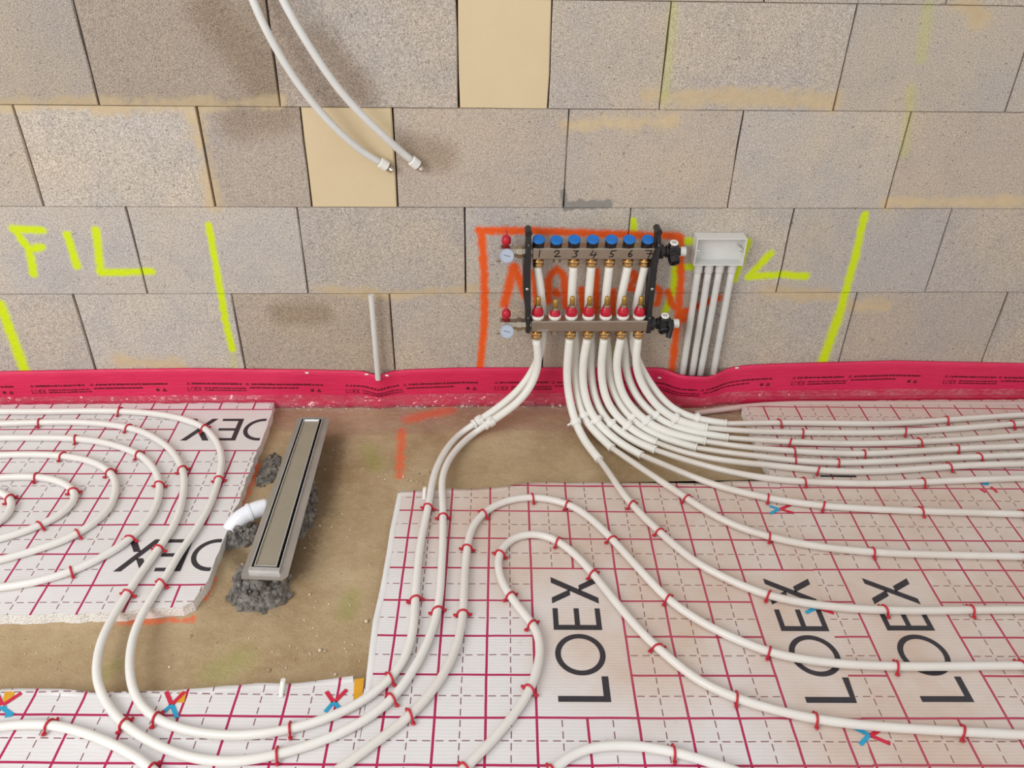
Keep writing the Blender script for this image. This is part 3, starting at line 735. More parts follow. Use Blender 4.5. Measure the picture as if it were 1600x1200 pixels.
# sleeves from the manifold: tracks on a rounded surface that hangs from the bar and runs out on the floor
ZF = R_SL + .004
def drape(px, py, ym, rb_):
    p = wl(px, py, ym)
    if p.z >= ZF + rb_: return p
    q = fl(px, py, ZF)
    if q.y <= ym - rb_: return q
    d = ray(px, py); cy, cz = ym - rb_, ZF + rb_
    A = d.y ** 2 + d.z ** 2; B = 2 * (d.y * (-cy) + d.z * (CZ - cz)); C = cy ** 2 + (CZ - cz) ** 2 - rb_ ** 2
    D = max(0, B * B - 4 * A * C); t = (-B + math.sqrt(D)) / (2 * A)
    return Vector((d.x * t, d.y * t, CZ + d.z * t))
c7 = lambda L: [(860 + a / 4, 500 + b / 4) for a, b in L]
YL, YU = 2.030, 2.066
SLEEVES = {  # key: (track, plane, bend radius)
 'A': ([(839, 416), (845, 455), (848, 493), (848, 530), (845, 550), (838, 568), (826, 590), (808, 612), (785, 632), (760, 650), (744, 660)], YU, .19),
 'B': ([(838, 531), (840, 545), (841, 562), (837, 585), (825, 610), (805, 632), (780, 650), (758, 665)], YL, .17),
 '3': (c7([(120, 118), (107, 250), (104, 380), (120, 500), (150, 620), (205, 740), (305, 872)]), YL, .17),
 '4': ([(896, 416), (893, 484), (898, 520), (900, 540), (898, 570), (900, 600), (905, 630), (914, 655), (930, 675), (956, 700)], YU, .19),
 '5': (c7([(230, 118), (206, 250), (203, 380), (222, 500), (270, 608), (350, 698), (450, 778), (568, 845)]), YL, .17),
 '6': ([(924, 416), (919, 480), (922, 520), (924, 540), (923, 570), (925.5, 600), (932, 627), (947, 655), (972, 677), (997, 692), (1024, 703)], YU, .19),
 '7': (c7([(335, 118), (318, 280), (325, 400), (350, 500), (410, 595), (500, 675), (590, 735), (660, 765)]), YL, .17),
 '8': ([(952, 416), (945, 484), (946, 520), (950, 550), (952, 587), (960, 615), (972, 637), (990, 658), (1015, 675), (1050, 689), (1088, 700)], YU, .19),
 '9': (c7([(440, 116), (415, 250), (420, 350), (450, 460), (510, 550), (600, 632), (720, 695), (850, 735), (968, 758)]), YL, .17),
 '10': ([(981, 416), (968, 486), (972, 520), (976, 542), (978, 575), (985, 600), (997, 622), (1015, 642), (1038, 660), (1072, 673), (1110, 680), (1137, 684)], YU, .19),
 '11': (c7([(548, 115), (535, 250), (555, 360), (600, 450), (670, 540), (760, 606), (860, 648), (977, 673)]), YL, .17),
 '12': ([(1008, 415), (993, 484), (989, 520), (990, 545), (1000, 572), (1020, 605), (1035, 624), (1052, 639), (1077, 651), (1105, 658), (1134, 662)], YU, .19)}
DESC = {'L1': 'outermost loop on the left mat', 'L2': 'second loop from outside on the left mat', 'L3': 'third loop from outside on the left mat',
        'L4': 'fourth loop from outside on the left mat', 'L5': 'fifth loop from outside on the left mat', 'L6': 'innermost loop on the left mat',
        'BL': 'short arc at the lower left corner', 'C1': 'outer hairpin bend on the middle mat', 'C2': 'inner hairpin bend beside the leftmost big logo', 'D1': 'short arc at the bottom centre'}
ORD = ['first', 'second', 'third', 'fourth', 'fifth', 'sixth', 'seventh', 'eighth', 'ninth', 'tenth', 'eleventh', 'twelfth']
for i in range(10): DESC['C%d' % (i + 3)] = '%s bundle pipe from the front' % ORD[i] if i < 9 else 'rearmost bundle pipe by the wall'
FULL = {'L1': 'white heating pipe, outermost loop on left mat, running under to the first outlet pair', 'L2': 'white heating pipe, second loop from outside on left mat, crossing the bare floor strip'}
def add_pipe(key, pts, sleeve=None, z0=None, nz=0, tail=False):
    P = floor_path(pts, None, z0, nz)
    if sleeve:
        trk, ym, rb_ = SLEEVES[sleeve]
        S = [drape(a, b, ym, rb_) for a, b in trk]
        Sp = smooth_path(catmull(S, .01), 8)
        join = Sp[-4:]
        if tail: P = run_pipe(P + [fl(q[0], q[1], q[2]) for q in tail] + [Sp[-1]]); P = P + list(reversed(Sp[-4:-1]))
        else: P = list(join[:-1]) + run_pipe([join[-1]] + P[1:])
        PIPES[key] = P
        root = empty('heating_pipe', tuple(Sp[0]), 0, FULL.get(key, 'white heating pipe, ' + DESC[key] + ', leaving its ivory sleeve'), 'pipe', 'heating pipes')
        rad = []; acc = 0.0; QQ = P if not tail else list(reversed(P))
        for i in range(len(QQ)):
            if i: acc += (QQ[i] - QQ[i - 1]).length
            rad.append(R_PIPE * (1 if tail else min(1.0, .86 + .14 * acc / .35)))
        o = tube_obj('pipe', P, rad, M_PIPE); wchild(o, root); o['tan_tint'] = .42 if key[0] == 'C' else .05
        rr = [R_SL] * len(Sp)
        bm = bmesh.new(); tube(bm, Sp, rr, 14)
        o = mesh_obj('sleeve', bm, M_SLEEVE, smooth=True); wchild(o, root); o['label'] = 'ivory protective sleeve'
        # open end of the sleeve: a short split rim
        bm = bmesh.new(); t = (Sp[-1] - Sp[-3]).normalized()
        lathe(bm, Sp[-1] - t * .004, t, [(0, R_SL), (0, R_SL + .0012), (.005, R_SL + .0012), (.005, R_SL * .74), (.001, R_SL * .74)], 14)
        o = mesh_obj('sleeve_rim', bm, M_SLEEVE, smooth=False); wchild(o, root)
        return Sp
    P = run_pipe(P); PIPES[key] = P
    o = tube_obj('heating_pipe', P, R_PIPE, M_PIPE); o['tan_tint'] = .25 if key[0] == 'C' else .05
    tag(o, 'white heating pipe, ' + DESC[key], 'pipe', 'heating pipes'); return None
SPS = {}
SPS['A'] = add_pipe('L1', L1, 'A', tail=[(675.5, 752, .0395), (686, 722, .034), (704, 693, .025), (724, 674, ZF)])
SPS['B'] = add_pipe('L2', L2, 'B', tail=[(690.5, 752, .0395), (696, 730, .036), (707, 710, .028), (728, 687, .02), (745, 674, ZF)])
for k, pts in (('L3', L3), ('L4', L4), ('L5', L5), ('L6', L6), ('BL', BL), ('C1', C1), ('C2', C2), ('D1', D1)): add_pipe(k, pts)
for i, (pts, nz) in enumerate(((C3, 2), (C4, 2), (C5, 2), (C6, 2), (C7, 3), (C8, 2), (C9, 1), (C10, 2), (C11, 1), (C12, 1))):
    SPS[str(i + 3)] = add_pipe('C%d' % (i + 3), pts, str(i + 3), z0=ZF, nz=nz)

# ------------------------------------------------------------------ red clips
CLIPS = {
 'L1': [(188, 643), (324, 667), (342, 749), (254, 911), (243, 1123), (453, 1139), (612, 1060), (648, 936), (669, 792)],
 'L2': [(62, 660), (201, 669), (286, 733), (248, 857), (200, 927), (193, 1132), (433, 1180), (614, 1092), (683, 953), (691, 807)],
 'L3': [(118, 686), (217, 710), (249, 757), (203, 842), (112, 893)], 'L4': [(98, 713), (172, 738), (122, 834)],
 'L5': [(57, 745), (116, 767), (62, 821)], 'L6': [(18, 778)], 'BL': [(78, 1132), (238, 1201)],
 'C1': [(641, 1117), (723, 958), (730, 856), (755, 802), (832, 778), (887, 788), (957, 843), (1043, 936), (1202, 1019), (1401, 1041), (1597, 1040)],
 'C2': [(727, 1200), (828, 1077), (832, 975), (797, 931), (780, 865), (872, 846), (926, 897), (1027, 1012), (1151, 1090), (1275, 1123), (1505, 1143)],
 'C3': [(988, 788), (1031, 831), (1201, 930), (1382, 953), (1518, 953)], 'C4': [(1073, 779), (1202, 838), (1364, 862), (1600, 869)],
 'C5': [(1200, 778), (1287, 790), (1438, 798), (1598, 803)], 'C6': [(1256, 752), (1442, 753)], 'C7': [(1279, 734), (1482, 729)],
 'C8': [(1242, 719), (1309, 722), (1530, 714)], 'C9': [(1240, 704), (1350, 709), (1496, 701)], 'C10': [(1235, 690), (1436, 690)],
 'C11': [(1254, 676), (1414, 674), (1581, 663)], 'C12': [(1217, 660), (1479, 656)], 'D1': [(862, 1204), (1053, 1175)]}
def clip_mesh(kink):
    bm = bmesh.new(); R1 = R_PIPE + .0018; pts = []
    pts.append(Vector((kink, -R1 - .0035, -.0075))); pts.append(Vector((kink * .8, -R1 - .0005, -.002)))
    for i in range(1, 8):
        a = math.pi * i / 8; pts.append(Vector((kink * math.cos(a) * .7, -math.cos(a) * R1, math.sin(a) * R1)))
    pts.append(Vector((-kink * .8, R1 + .0005, -.002))); pts.append(Vector((-kink, R1 + .0035, -.0075)))
    tube(bm, catmull(pts, .004), .0024, 6)
    for s in (-1, 1):
        c = Vector((-s * kink, s * (R1 + .0035), -.0062))
        ball(bm, c, .0050, 1, (1, 1, .8))
        box(bm, c + Vector((0, s * .0035, .0015)), (.0045, .005, .003))
    me = bpy.data.meshes.new('pipe_clip'); bmesh.ops.recalc_face_normals(bm, faces=bm.faces); bm.to_mesh(me); bm.free()
    for p in me.polygons: p.use_smooth = True
    me.materials.append(M_CLIP); return me
CM = [clip_mesh(k) for k in (-.004, 0, .004)]
START = {k: 'counted from the wall side' for k in ('L1', 'L2', 'L3', 'L4', 'L5', 'L6')}
SHORT = {'L1': 'outermost left loop', 'L2': 'second-outermost left loop', 'L3': 'third-outermost left loop', 'L4': 'fourth-outermost left loop', 'L5': 'fifth-outermost left loop', 'L6': 'innermost left loop',
         'BL': 'arc at the lower left corner', 'C1': 'outer hairpin pipe', 'C2': 'inner hairpin pipe', 'D1': 'arc at the bottom centre'}
START.update({'BL': 'from the left', 'C1': 'counted from the near left end', 'C2': 'counted from the near left end', 'D1': 'from the left'})
for key, lst in CLIPS.items():
    P = PIPES[key]
    for i, (px, py) in enumerate(lst):
        q = fl(px, py, ZP); k = min(range(len(P)), key=lambda j: (P[j] - q).length_squared)
        k = min(max(k, 1), len(P) - 2); t = P[k + 1] - P[k - 1]
        # nearest point on the polyline
        a = P[k]; td = t.normalized(); c = a + td * (q - a).dot(td)
        me = CM[(i * 2 + len(key) + ord(key[-1])) % 3]
        o = bpy.data.objects.new('pipe_clip', me); COL.objects.link(o); o.location = c
        o.rotation_euler = (0, 0, math.atan2(td.y, td.x) + random.uniform(-.16, .16))
        lab = '%s red clip on the %s' % (ORD[i], SHORT.get(key, DESC[key])) + (', ' + START[key] if key in START else ', from the left') if len(lst) > 1 else 'single red clip on the %s' % DESC[key]
        tag(o, lab, 'pipe clip', 'red plastic clips holding the heating pipes')

# white clips at the bend of each sleeve
WCL = {'A': (745, 659), 'B': (764, 661), '3': (899, 664), '4': (920, 655), '5': (931, 659), '6': (956, 664), '7': (984, 666), '8': (990, 658), '9': (1008, 657), '10': (1026, 650), '11': (1052, 652), '12': (1083, 652)}
for wi, (key, (px, py)) in enumerate(WCL.items()):
    P = SPS[key]; q = fl(px, py, ZF + .003); k = min(range(len(P)), key=lambda j: (P[j] - q).length_squared); k = min(max(k, 1), len(P) - 2)
    t = (P[k + 1] - P[k - 1]).normalized(); c = P[k]; side = Vector((-t.y, t.x, 0)).normalized(); up = side.cross(t) * -1
    if up.z < 0: up = -up
    root = empty('sleeve_clip', tuple(c), 0, 'white strap clip on the sleeve feeding the %s' % (DESC['L1'] if key == 'A' else DESC['L2'] if key == 'B' else DESC['C' + key]), 'sleeve clip', 'white strap clips on the sleeves')
    bm = bmesh.new(); lathe(bm, -t * .006, t, [(-.002, R_SL), (-.002, R_SL + .0036), (.014, R_SL + .0036), (.014, R_SL)], 16)
    mesh_obj('collar', bm, M_WHITE, root)
    Rm = Matrix((t, side, up)).transposed()
    bm = bmesh.new(); box(bm, up * (R_SL + .004) + side * .003, (.008, .013, .004), Rm); bevel(bm, .0012, 1); mesh_obj('buckle', bm, M_WHITE, root)
    s = 1 if side.x < 0 else -1
    bm = bmesh.new(); box(bm, side * s * (R_SL + .006) + up * -.002, (.006, .003, .022), Rm @ Matrix.Rotation(.5 * s, 3, 'X')); bevel(bm, .0008, 1); mesh_obj('strap_tail', bm, M_WHITE, root)
    if key in ('A', 'B'):   # sleeve stops just past these clips, with a second collar
        bm = bmesh.new(); lathe(bm, t * .016, t, [(0, R_SL - .002), (0, R_SL + .002), (.008, R_SL + .002), (.008, R_SL - .002)], 16); mesh_obj('collar', bm, M_WHITE, root)
# loose white pegs stuck in mat edges
for (px, py, lab) in ((441, 1081, 'white plastic peg stuck in the edge of the lower left mat'), (663, 776, 'white plastic peg at the back left corner of the middle mat')):
    p = fl(px, py, MT); bm = bmesh.new(); box(bm, p + Vector((0, 0, .008)), (.009, .032, .006), Matrix.Rotation(.35, 3, 'X')); bevel(bm, .0015, 1)
    lathe(bm, p + Vector((.001, .014, .012)), (0, .2, 1), [(0, .005), (.006, .005)], 10)
    tag(mesh_obj('plastic_peg', bm, M_WHITE), lab, 'peg', 'white pegs in the mat edges')

# ------------------------------------------------------------------ manifold
man = empty('heating_manifold', (0.318, 2.05, .30), 0, 'steel underfloor heating manifold with seven numbered circuits on black brackets', 'manifold')
def mpart(name, bm, mat, smooth=False, parent=None, label=None):
    o = mesh_obj(name, bm, mat, smooth=smooth)
    if parent is None: wchild(o, man)
    else: o.parent = parent
    if label: o['label'] = label
    return o
def front(px, py, y): return wl(px, py, y)
yU, yL = YU - .017, YL - .017     # bar front planes
def bar(pxl, pxr, pyt, pyb, yf):
    a = front(pxl, (pyt + pyb) / 2, yf); b = front(pxr, (pyt + pyb) / 2, yf)
    zt = front((pxl + pxr) / 2, pyt, yf).z; zb = front((pxl + pxr) / 2, pyb, yf).z
    return a.x, b.x, zb, zt
ux0, ux1, uz0, uz1 = bar(832, 1026, 388, 406, yU); lx0, lx1, lz0, lz1 = bar(830, 1012, 502, 519, yL)
for (x0, x1, z0, z1, yf) in ((ux0, ux1, uz0, uz1, yU), (lx0, lx1, lz0, lz1, yL)):
    bm = bmesh.new(); box(bm, ((x0 + x1) / 2, yf + .018, (z0 + z1) / 2), (x1 - x0, .036, z1 - z0)); bevel(bm, .004, 3)
    mpart('distribution_bar', bm, M_STEEL, label='brushed stainless steel bar')
CAPX = [842, 870, 898, 927, 956, 984, 1013]; METX = [841, 868, 894, 921, 948, 975, 1001]; CUX = [841, None, 896, 924, 952, 981, 1007]; CLX = [838, None, 891, 918, 944, 970, 997]
def strokes2(bm, P0, polys, wd, y):
    for pl in polys:
        for a, b in zip(pl, pl[1:]):
            p, q = Vector(a), Vector(b); t = (q - p).normalized(); nn = Vector((-t.y, t.x)) * wd / 2; p = p - t * wd * .3; q = q + t * wd * .3
            bm.faces.new([bm.verts.new((P0[0] + v.x, y, P0[1] + v.y)) for v in (p + nn, q + nn, q - nn, p - nn)])
DIG = {1: [[(.002, .018), (0, 0)]], 2: [[(-.006, .012), (-.002, .017), (.004, .016), (.004, .011), (-.005, .001), (.008, .002)]],
       3: [[(-.003, .016), (.007, .016), (.001, .010), (.005, .006), (.002, .001), (-.006, .000)]],
       4: [[(-.001, .017), (-.007, .005), (.007, .006)], [(.005, .013), (.000, -.004)]],
       5: [[(.009, .017), (-.001, .016), (-.004, .009), (.003, .007), (.002, .002), (-.006, .000)]],
       6: [[(.004, .018), (-.003, .009), (-.003, .002), (.002, .001), (.005, .006), (.001, .009), (-.003, .005)]],
       7: [[(-.008, .017), (.006, .017), (-.001, -.005)], [(-.004, .009), (.009, .009)]]}
ax = Vector((0, -math.sin(.42), math.cos(.42)))
for i in range(7):
    # hand-wheel cap: black body, blue lid
    x = front(CAPX[i], 380, yU).x; p = Vector((x, yU + .019, uz1 - .003))
    drop = .003 if i == 1 else 0
    root = mesh_obj('valve_cap', (lambda b: (lathe(b, p, ax, [(0, .0125), (.004, .0155), (.026 - drop, .0165), (.0265 - drop, .0150)], 24), b)[1])(bmesh.new()), M_BLACK, smooth=False); wchild(root, man); root['label'] = 'black valve cap with blue lid'
    bm = bmesh.new(); lathe(bm, p + ax * (.026 - drop), ax, [(0, .0164), (.0028, .0166), (.0048, .0152), (.0056, .0120), (.0056, .0110), (.0050, .0105), (.0050, 0)], 24)
    mesh_obj('lid', bm, M_BLUECAP, root, smooth=False)
    # hand-written number
    dpx = front(CAPX[i], 402, yU); bm = bmesh.new(); strokes2(bm, (dpx.x, uz0 + .008), [[(u_ * 1.2, v_ * 1.12) for u_, v_ in pl] for pl in DIG[i + 1]], .0029, yU - .0006)
    mpart('written_number', bm, M_MARKER, label='hand written number %d' % (i + 1))
    # flow meter
    x = front(METX[i], 495, yL).x; p = Vector((x, yL + .018, lz1))
    bm = bmesh.new(); lathe(bm, p, (0, 0, 1), [(0, .0150), (.002, .0165), (.005, .0180), (.0095, .0180), (.0110, .0160), (.0112, .0125)], 10)
    mroot = mesh_obj('flow_meter', bm, M_WHITE); wchild(mroot, man); mroot['label'] = 'flow meter with red collar and amber sight tube'
    dn = .009 if i == 1 else 0
    bm = bmesh.new(); lathe(bm, p + Vector((0, 0, .009)), (0, 0, 1), [(0, .0138), (.005, .0156), (.014 - dn, .0156), (.022 - dn, .0130), (.028 - dn, .0100)], 14); mesh_obj('red_collar', bm, M_REDP, mroot)
    bm = bmesh.new(); lathe(bm, p + Vector((0, 0, .036 - dn)), (0, 0, 1), [(0, .0100), (.004, .0100), (.006, .0075)], 16); mesh_obj('washer', bm, M_NICKEL, mroot)
    bm = bmesh.new(); lathe(bm, p + Vector((0, 0, .040 - dn)), (0, 0, 1), [(0, .0072), (.022, .0070), (.027, .0055), (.029, .0025)], 14); mesh_obj('sight_tube', bm, M_GOLD, mroot, smooth=True)
    # couplings under both bars
    for (cx, z0, yc, py) in ((CUX[i], uz0, YU, 410), (CLX[i], lz0, YL, 524)):
        if cx is None:
            xx = front(870 if yc == YU else 866, py, yc).x
            bm = bmesh.new(); lathe(bm, (xx, yc, z0), (0, 0, -1), [(0, .0095), (.008, .0095), (.008, .0105), (.014, .0105), (.015, .008)], 16); mpart('outlet_plug', bm, M_NICKEL)
            continue
        xx = front(cx, py, yc).x
        bm = bmesh.new(); lathe(bm, (xx, yc, z0), (0, 0, -1), [(0, .0110), (.006, .0110), (.006, .0150), (.0095, .0160), (.013, .0150), (.013, .0138), (.016, .0138), (.018, .0155), (.024, .0155), (.026, .0125)], 6 * 4)
        mpart('brass_coupling', bm, M_BRASS, label='brass compression coupling')
# little silver plate on the lower bar
a = front(839, 516, yL); b = front(857, 516, yL)
bm = bmesh.new(); box(bm, ((a.x + b.x) / 2, yL - .0006, a.z), (b.x - a.x, .0012, .0075)); mpart('type_plate', bm, M_CHROME)
# brackets
for side in (0, 1):
    pts = [(826, 364), (826, 385), (823.5, 420), (823.5, 462), (825, 482), (825, 519)] if side == 0 else [(1029, 362), (1029.5, 385), (1022, 415), (1018, 455), (1015, 482), (1013, 519)]
    wd = [.013, .016, .021, .021, .016, .014] if side == 0 else [.012, .015, .020, .020, .017, .016]
    ys = np.interp([0, 1, 2, 3, 4, 5], [0, 5], [yU + .004, yL + .004]); bm = bmesh.new(); rows = []
    for (q, w_, y) in zip(pts, wd, ys):
        p = wl(q[0], q[1], y)
        rows.append([bm.verts.new(p + Vector((sx * w_ / 2, sy, 0))) for sx, sy in ((-1, 0), (-.75, -.006), (.75, -.006), (1, 0), (1, .035), (-1, .035))])
    for r1, r2 in zip(rows, rows[1:]):
        for k in range(6): bm.faces.new((r1[k], r1[(k + 1) % 6], r2[(k + 1) % 6], r2[k]))
    bm.faces.new(rows[0]); bm.faces.new(list(reversed(rows[-1])))
    top = wl(pts[0][0], pts[0][1], ys[0]); lathe(bm, top + Vector((0, .030, 0)), (0, -1, 0), [(0, .0095), (.036, .0095), (.0385, .0075)], 18)
    # arms reaching back to the wall
    for z in (uz0 + .017, lz0 + .017):
        box(bm, ((top.x if side == 0 or z > .45 else wl(1013, 505, yL).x) + .005, (yU + WY) / 2 + .012, z - .004), (.006, WY - yU - .022, .012))
    br = mpart('bracket', bm, M_BLACK, label='black plastic bracket')
    for (q, r_) in ((pts[0], .0035), ((pts[1][0], 383), .0022), ((pts[3][0] - (0 if side == 0 else -1), 452), .0045), ((pts[4][0], 497), .0022)):
        y = float(np.interp(q[1], [364, 519], [ys[0], ys[-1]])) - .006
        c_ = wl(q[0], q[1], y); bm = bmesh.new(); lathe(bm, c_ + Vector((0, .002, 0)), (0, -1, 0), [(0, r_), (.003, r_), (.0045, r_ * .6)], 12); mesh_obj('bolt', bm, M_CHROME, br)
# left shut-off valves with thermometers
for (py, yc, z0, z1) in ((391, YU, uz0, uz1), (510, YL, lz0, lz1)):
    zc = (z0 + z1) / 2; x1 = (ux0 if yc == YU else lx0); sgn = Vector((-1, 0, 0))
    bm = bmesh.new(); lathe(bm, (x1, yc, zc), sgn, [(0, .0135), (.014, .0135), (.014, .0165), (.026, .0165), (.027, .0195), (.040, .0195), (.041, .0155), (.072, .0165), (.073, .0185), (.086, .0185), (.086, .0120)], 8)
    vr = mpart('shut_off_valve', bm, M_NICKEL, label='nickel plated shut-off valve')
    vx = wl(791, py - 13, yc).x
    bm = bmesh.new(); lathe(bm, (vx, yc, zc + .012), (0, 0, 1), [(0, .0075), (.010, .0075), (.011, .0115), (.018, .0130), (.028, .0118), (.034, .0070), (.035, .0025), (.048, .0022), (.050, .0010)], 14); mesh_obj('red_handle', bm, M_REDP, vr, smooth=True)
    d = Vector((0, -.86, .5)).normalized(); cc = wl(792, py + 9 if yc == YU else py + 8, yc - .028)
    bm = bmesh.new(); lathe(bm, cc + d * -.012, d, [(0, .012), (.004, .0180), (.016, .0195), (.018, .0185), (.018, .0170), (.0165, .0165), (.0165, 0)], 28); dial = mesh_obj('thermometer', bm, M_DIAL, vr)
    bm = bmesh.new(); u_, w_ = Vector((1, 0, 0)), d.cross(Vector((1, 0, 0)))
    box(bm, cc + d * .0052, (.018, .0014, .0012), Matrix((u_, w_, d)).transposed() @ Matrix.Rotation(-.25, 3, 'Z')); mesh_obj('needle', bm, M_NEEDLE, vr)
    bm = bmesh.new(); lathe(bm, cc + d * -.012, (0, .86, -.1), [(0, .009), (.030, .009)], 12); mesh_obj('sensor_stem', bm, M_NICKEL, vr)
    bm = bmesh.new(); lathe(bm, (vx - .016, yc - .008, zc - .022), (-1, 0, 0), [(0, .0055), (.010, .0055)], 6); mesh_obj('drain_screw', bm, M_NICKEL, vr)
# right fill and drain valves
for (px, py, yc, z0, z1, x1, turn) in ((1050, 394, YU, uz0, uz1, ux1, 0), (1036, 508, YL, lz0, lz1, lx1, 1)):
    zc = (z0 + z1) / 2; bm = bmesh.new()
    xe = wl(px + (15 if not turn else 18), py - 4, yc).x
    lathe(bm, (x1, yc, zc), (1, 0, 0), [(0, .0175), (.010, .0175), (.012, .0200), (.020, .0200), (.021, .0130), (.026, .0130), (.028, .0165), (xe - x1 - .012, .0165), (xe - x1 - .010, .0110), (xe - x1, .0110)], 16)
    vc = wl(px + 2, py + (0 if not turn else -2), yc - .01)
    lathe(bm, (vc.x, yc - .004, zc + .005), (0, 0, 1), [(-.004, .016), (.014, .015), (.022, .0125)], 16)
    dv = mpart('drain_valve', bm, M_BLACK, label='black fill and drain valve')
    bm = bmesh.new(); lathe(bm, (vc.x, yc - .006, zc + .0265), (0, -.3, .95), [(-.002, .0115), (.003, .0115), (.004, .0100)], 20); mesh_obj('white_disc', bm, M_WHITE, dv)
    bm = bmesh.new(); strokes2(bm, (0, 0), [[(-.005, -.001), (-.003, .003), (.003, .003), (.005, -.001), (.003, -.003), (-.003, -.003), (-.005, -.001)]], .0013, 0)
    for v in bm.verts: v.co = Vector((vc.x, yc - .0075, zc + .0308)) + Vector((v.co.x, -.95 * -v.co.z * -1 * -1, .3 * v.co.z))
    mesh_obj('disc_print', bm, M_MARKER, dv)
    bm = bmesh.new(); lathe(bm, (xe, yc, zc), (1, 0, 0), [(-.004, .0120), (-.003, .0132), (.010, .0132), (.012, .0115)], 20); mesh_obj('white_end_cap', bm, M_GREYW, dv)
    bm = bmesh.new()
    if not turn:
        q = wl(1054, 403, yc - .03); lathe(bm, q + Vector((-.004, .022, .008)), (.15, -.75, -.55), [(0, .0130), (.016, .0150), (.020, .0165), (.034, .0165), (.036, .0140), (.036, .0115), (.030, .0105), (.030, 0)], 8)
    else:
        q = wl(1037, 514, yc - .03); lathe(bm, q + Vector((0, .026, .008)), (0, -.85, -.45), [(0, .0130), (.026, .0140), (.030, .0155), (.034, .0120), (.028, .0100), (.028, 0)], 14)
        w0, w1 = wl(1049, 512, yc - .03), wl(1044, 527, yc - .035); tube(bm, [w0 + Vector((-.006, .01, .006)), w0, (w0 + w1) / 2, w1], [.006, .008, .0075, .0085], 10)
    mesh_obj('drain_nozzle', bm, M_BLACK, dv)

# ------------------------------------------------------------------ junction box and conduits
YB = 2.086
tl, trr, bl_, brr = wl(1089, 374, YB), wl(1167, 372, YB), wl(1084, 416, YB), wl(1162, 414.5, YB)
bx0, bx1 = (tl.x + bl_.x) / 2, (trr.x + brr.x) / 2; bz1, bz0 = (tl.z + trr.z) / 2, (bl_.z + brr.z) / 2
jb = empty('junction_box', ((bx0 + bx1) / 2, WY, bz0), 0, 'open white electrical box on the wall right of the manifold', 'electrical box')
bm = bmesh.new(); th = .0028
box(bm, ((bx0 + bx1) / 2, WY - .004, (bz0 + bz1) / 2), (bx1 - bx0, .004, bz1 - bz0))
for (x, z, sx, sz) in ((bx0 + th / 2, (bz0 + bz1) / 2, th, bz1 - bz0), (bx1 - th / 2, (bz0 + bz1) / 2, th, bz1 - bz0), ((bx0 + bx1) / 2, bz1 - th / 2, bx1 - bx0 - 2 * th, th), ((bx0 + bx1) / 2, bz0 + th / 2, bx1 - bx0 - 2 * th, th)):
    box(bm, (x, (YB + WY - .006) / 2, z), (sx, WY - .006 - YB, sz))
o = mesh_obj('body', bm, M_BOX); wchild(o, jb)
for (px, py) in ((1090, 394), (1157.5, 392)):
    p = wl(px, py, YB); bm = bmesh.new(); lathe(bm, (p.x, WY - .006, p.z), (0, -1, 0), [(0, .0055), (WY - .006 - YB - .001, .0055)], 12); o = mesh_obj('screw_boss', bm, M_BOX); wchild(o, jb)
    bm = bmesh.new(); lathe(bm, (p.x, YB, p.z), (0, -1, 0), [(-.001, .0025), (.0006, .0025)], 10); o = mesh_obj('screw', bm, M_CHROME); wchild(o, jb)
p = wl(1145, 378, 2.10); bm = bmesh.new(); lathe(bm, (p.x, WY - .0062, p.z), (0, -1, 0), [(0, .004), (.0006, .004)], 10); o = mesh_obj('cable_hole', bm, M_BLACK); wchild(o, jb)
CT = [1091, 1107.5, 1124.5, 1144]; CB = [1067, 1082, 1095, 1115]
for i in range(4):
    yy = 2.108; a = wl(CT[i], 420, yy); b = wl(CB[i], 580, yy); a.z = bz0 - .0005; d = (b - a); b = a + d * 1.05
    lab = ['leftmost', 'second from left', 'third from left', 'rightmost'][i] + ' grey white conduit dropping from the electrical box to the strip'
    root = empty('conduit', tuple(b), 0, lab, 'conduit', 'conduits under the electrical box')
    o = tube_obj('tube', catmull([a + d * .02, a + d * .3, a + d * .6, b], .05), .0098, M_GREYW, None, 14); wchild(o, root)
    bm = bmesh.new(); lathe(bm, a, d, [(0, .0118), (.028, .0118), (.031, .0100)], 16); o = mesh_obj('collar', bm, M_GREYW); wchild(o, root)
# short tube standing by the wall
a = wl(580, 461, 2.10); b = wl(590, 584, 2.10); b.z -= .02
bm = bmesh.new(); lathe(bm, a, b - a, [(0, .0058), (0, .0082), ((b - a).length, .0082)], 14)
tag(mesh_obj('short_tube', bm, M_GREYW, smooth=False), 'short white tube standing alone against the wall left of the manifold', 'tube')

# ------------------------------------------------------------------ hoses hanging at the top
def hose(pts, ys, label):
    Q = [wl(a, b, y) for (a, b), y in zip(pts, ys)]; P = smooth_path(catmull(Q, .012), 4)
    root = empty('hose', tuple(P[-1]), 0, label, 'hose', 'white hoses with end fittings')
    o = tube_obj('tube', P, .0092, M_GREYW, None, 14); wchild(o, root)
    t = (P[-1] - P[-4]).normalized(); e = P[-1] - t * .006
    bm = bmesh.new(); lathe(bm, e, t, [(0, .0095), (.002, .0135), (.022, .0140), (.024, .0125)], 10); o = mesh_obj('nut', bm, M_WHITE); wchild(o, root)
    bm = bmesh.new(); lathe(bm, e + t * .0225, t, [(0, .0118), (.003, .0118)], 14); o = mesh_obj('seal_ring', bm, M_BLACK); wchild(o, root)
    bm = bmesh.new(); lathe(bm, e + t * .0255, t, [(0, .0095), (.002, .0110), (.004, .0095), (.006, .0110), (.008, .0095), (.010, .0110), (.012, .0095), (.014, .0100), (.014, .006)], 16); o = mesh_obj('threaded_end', bm, M_NICKEL); wchild(o, root)
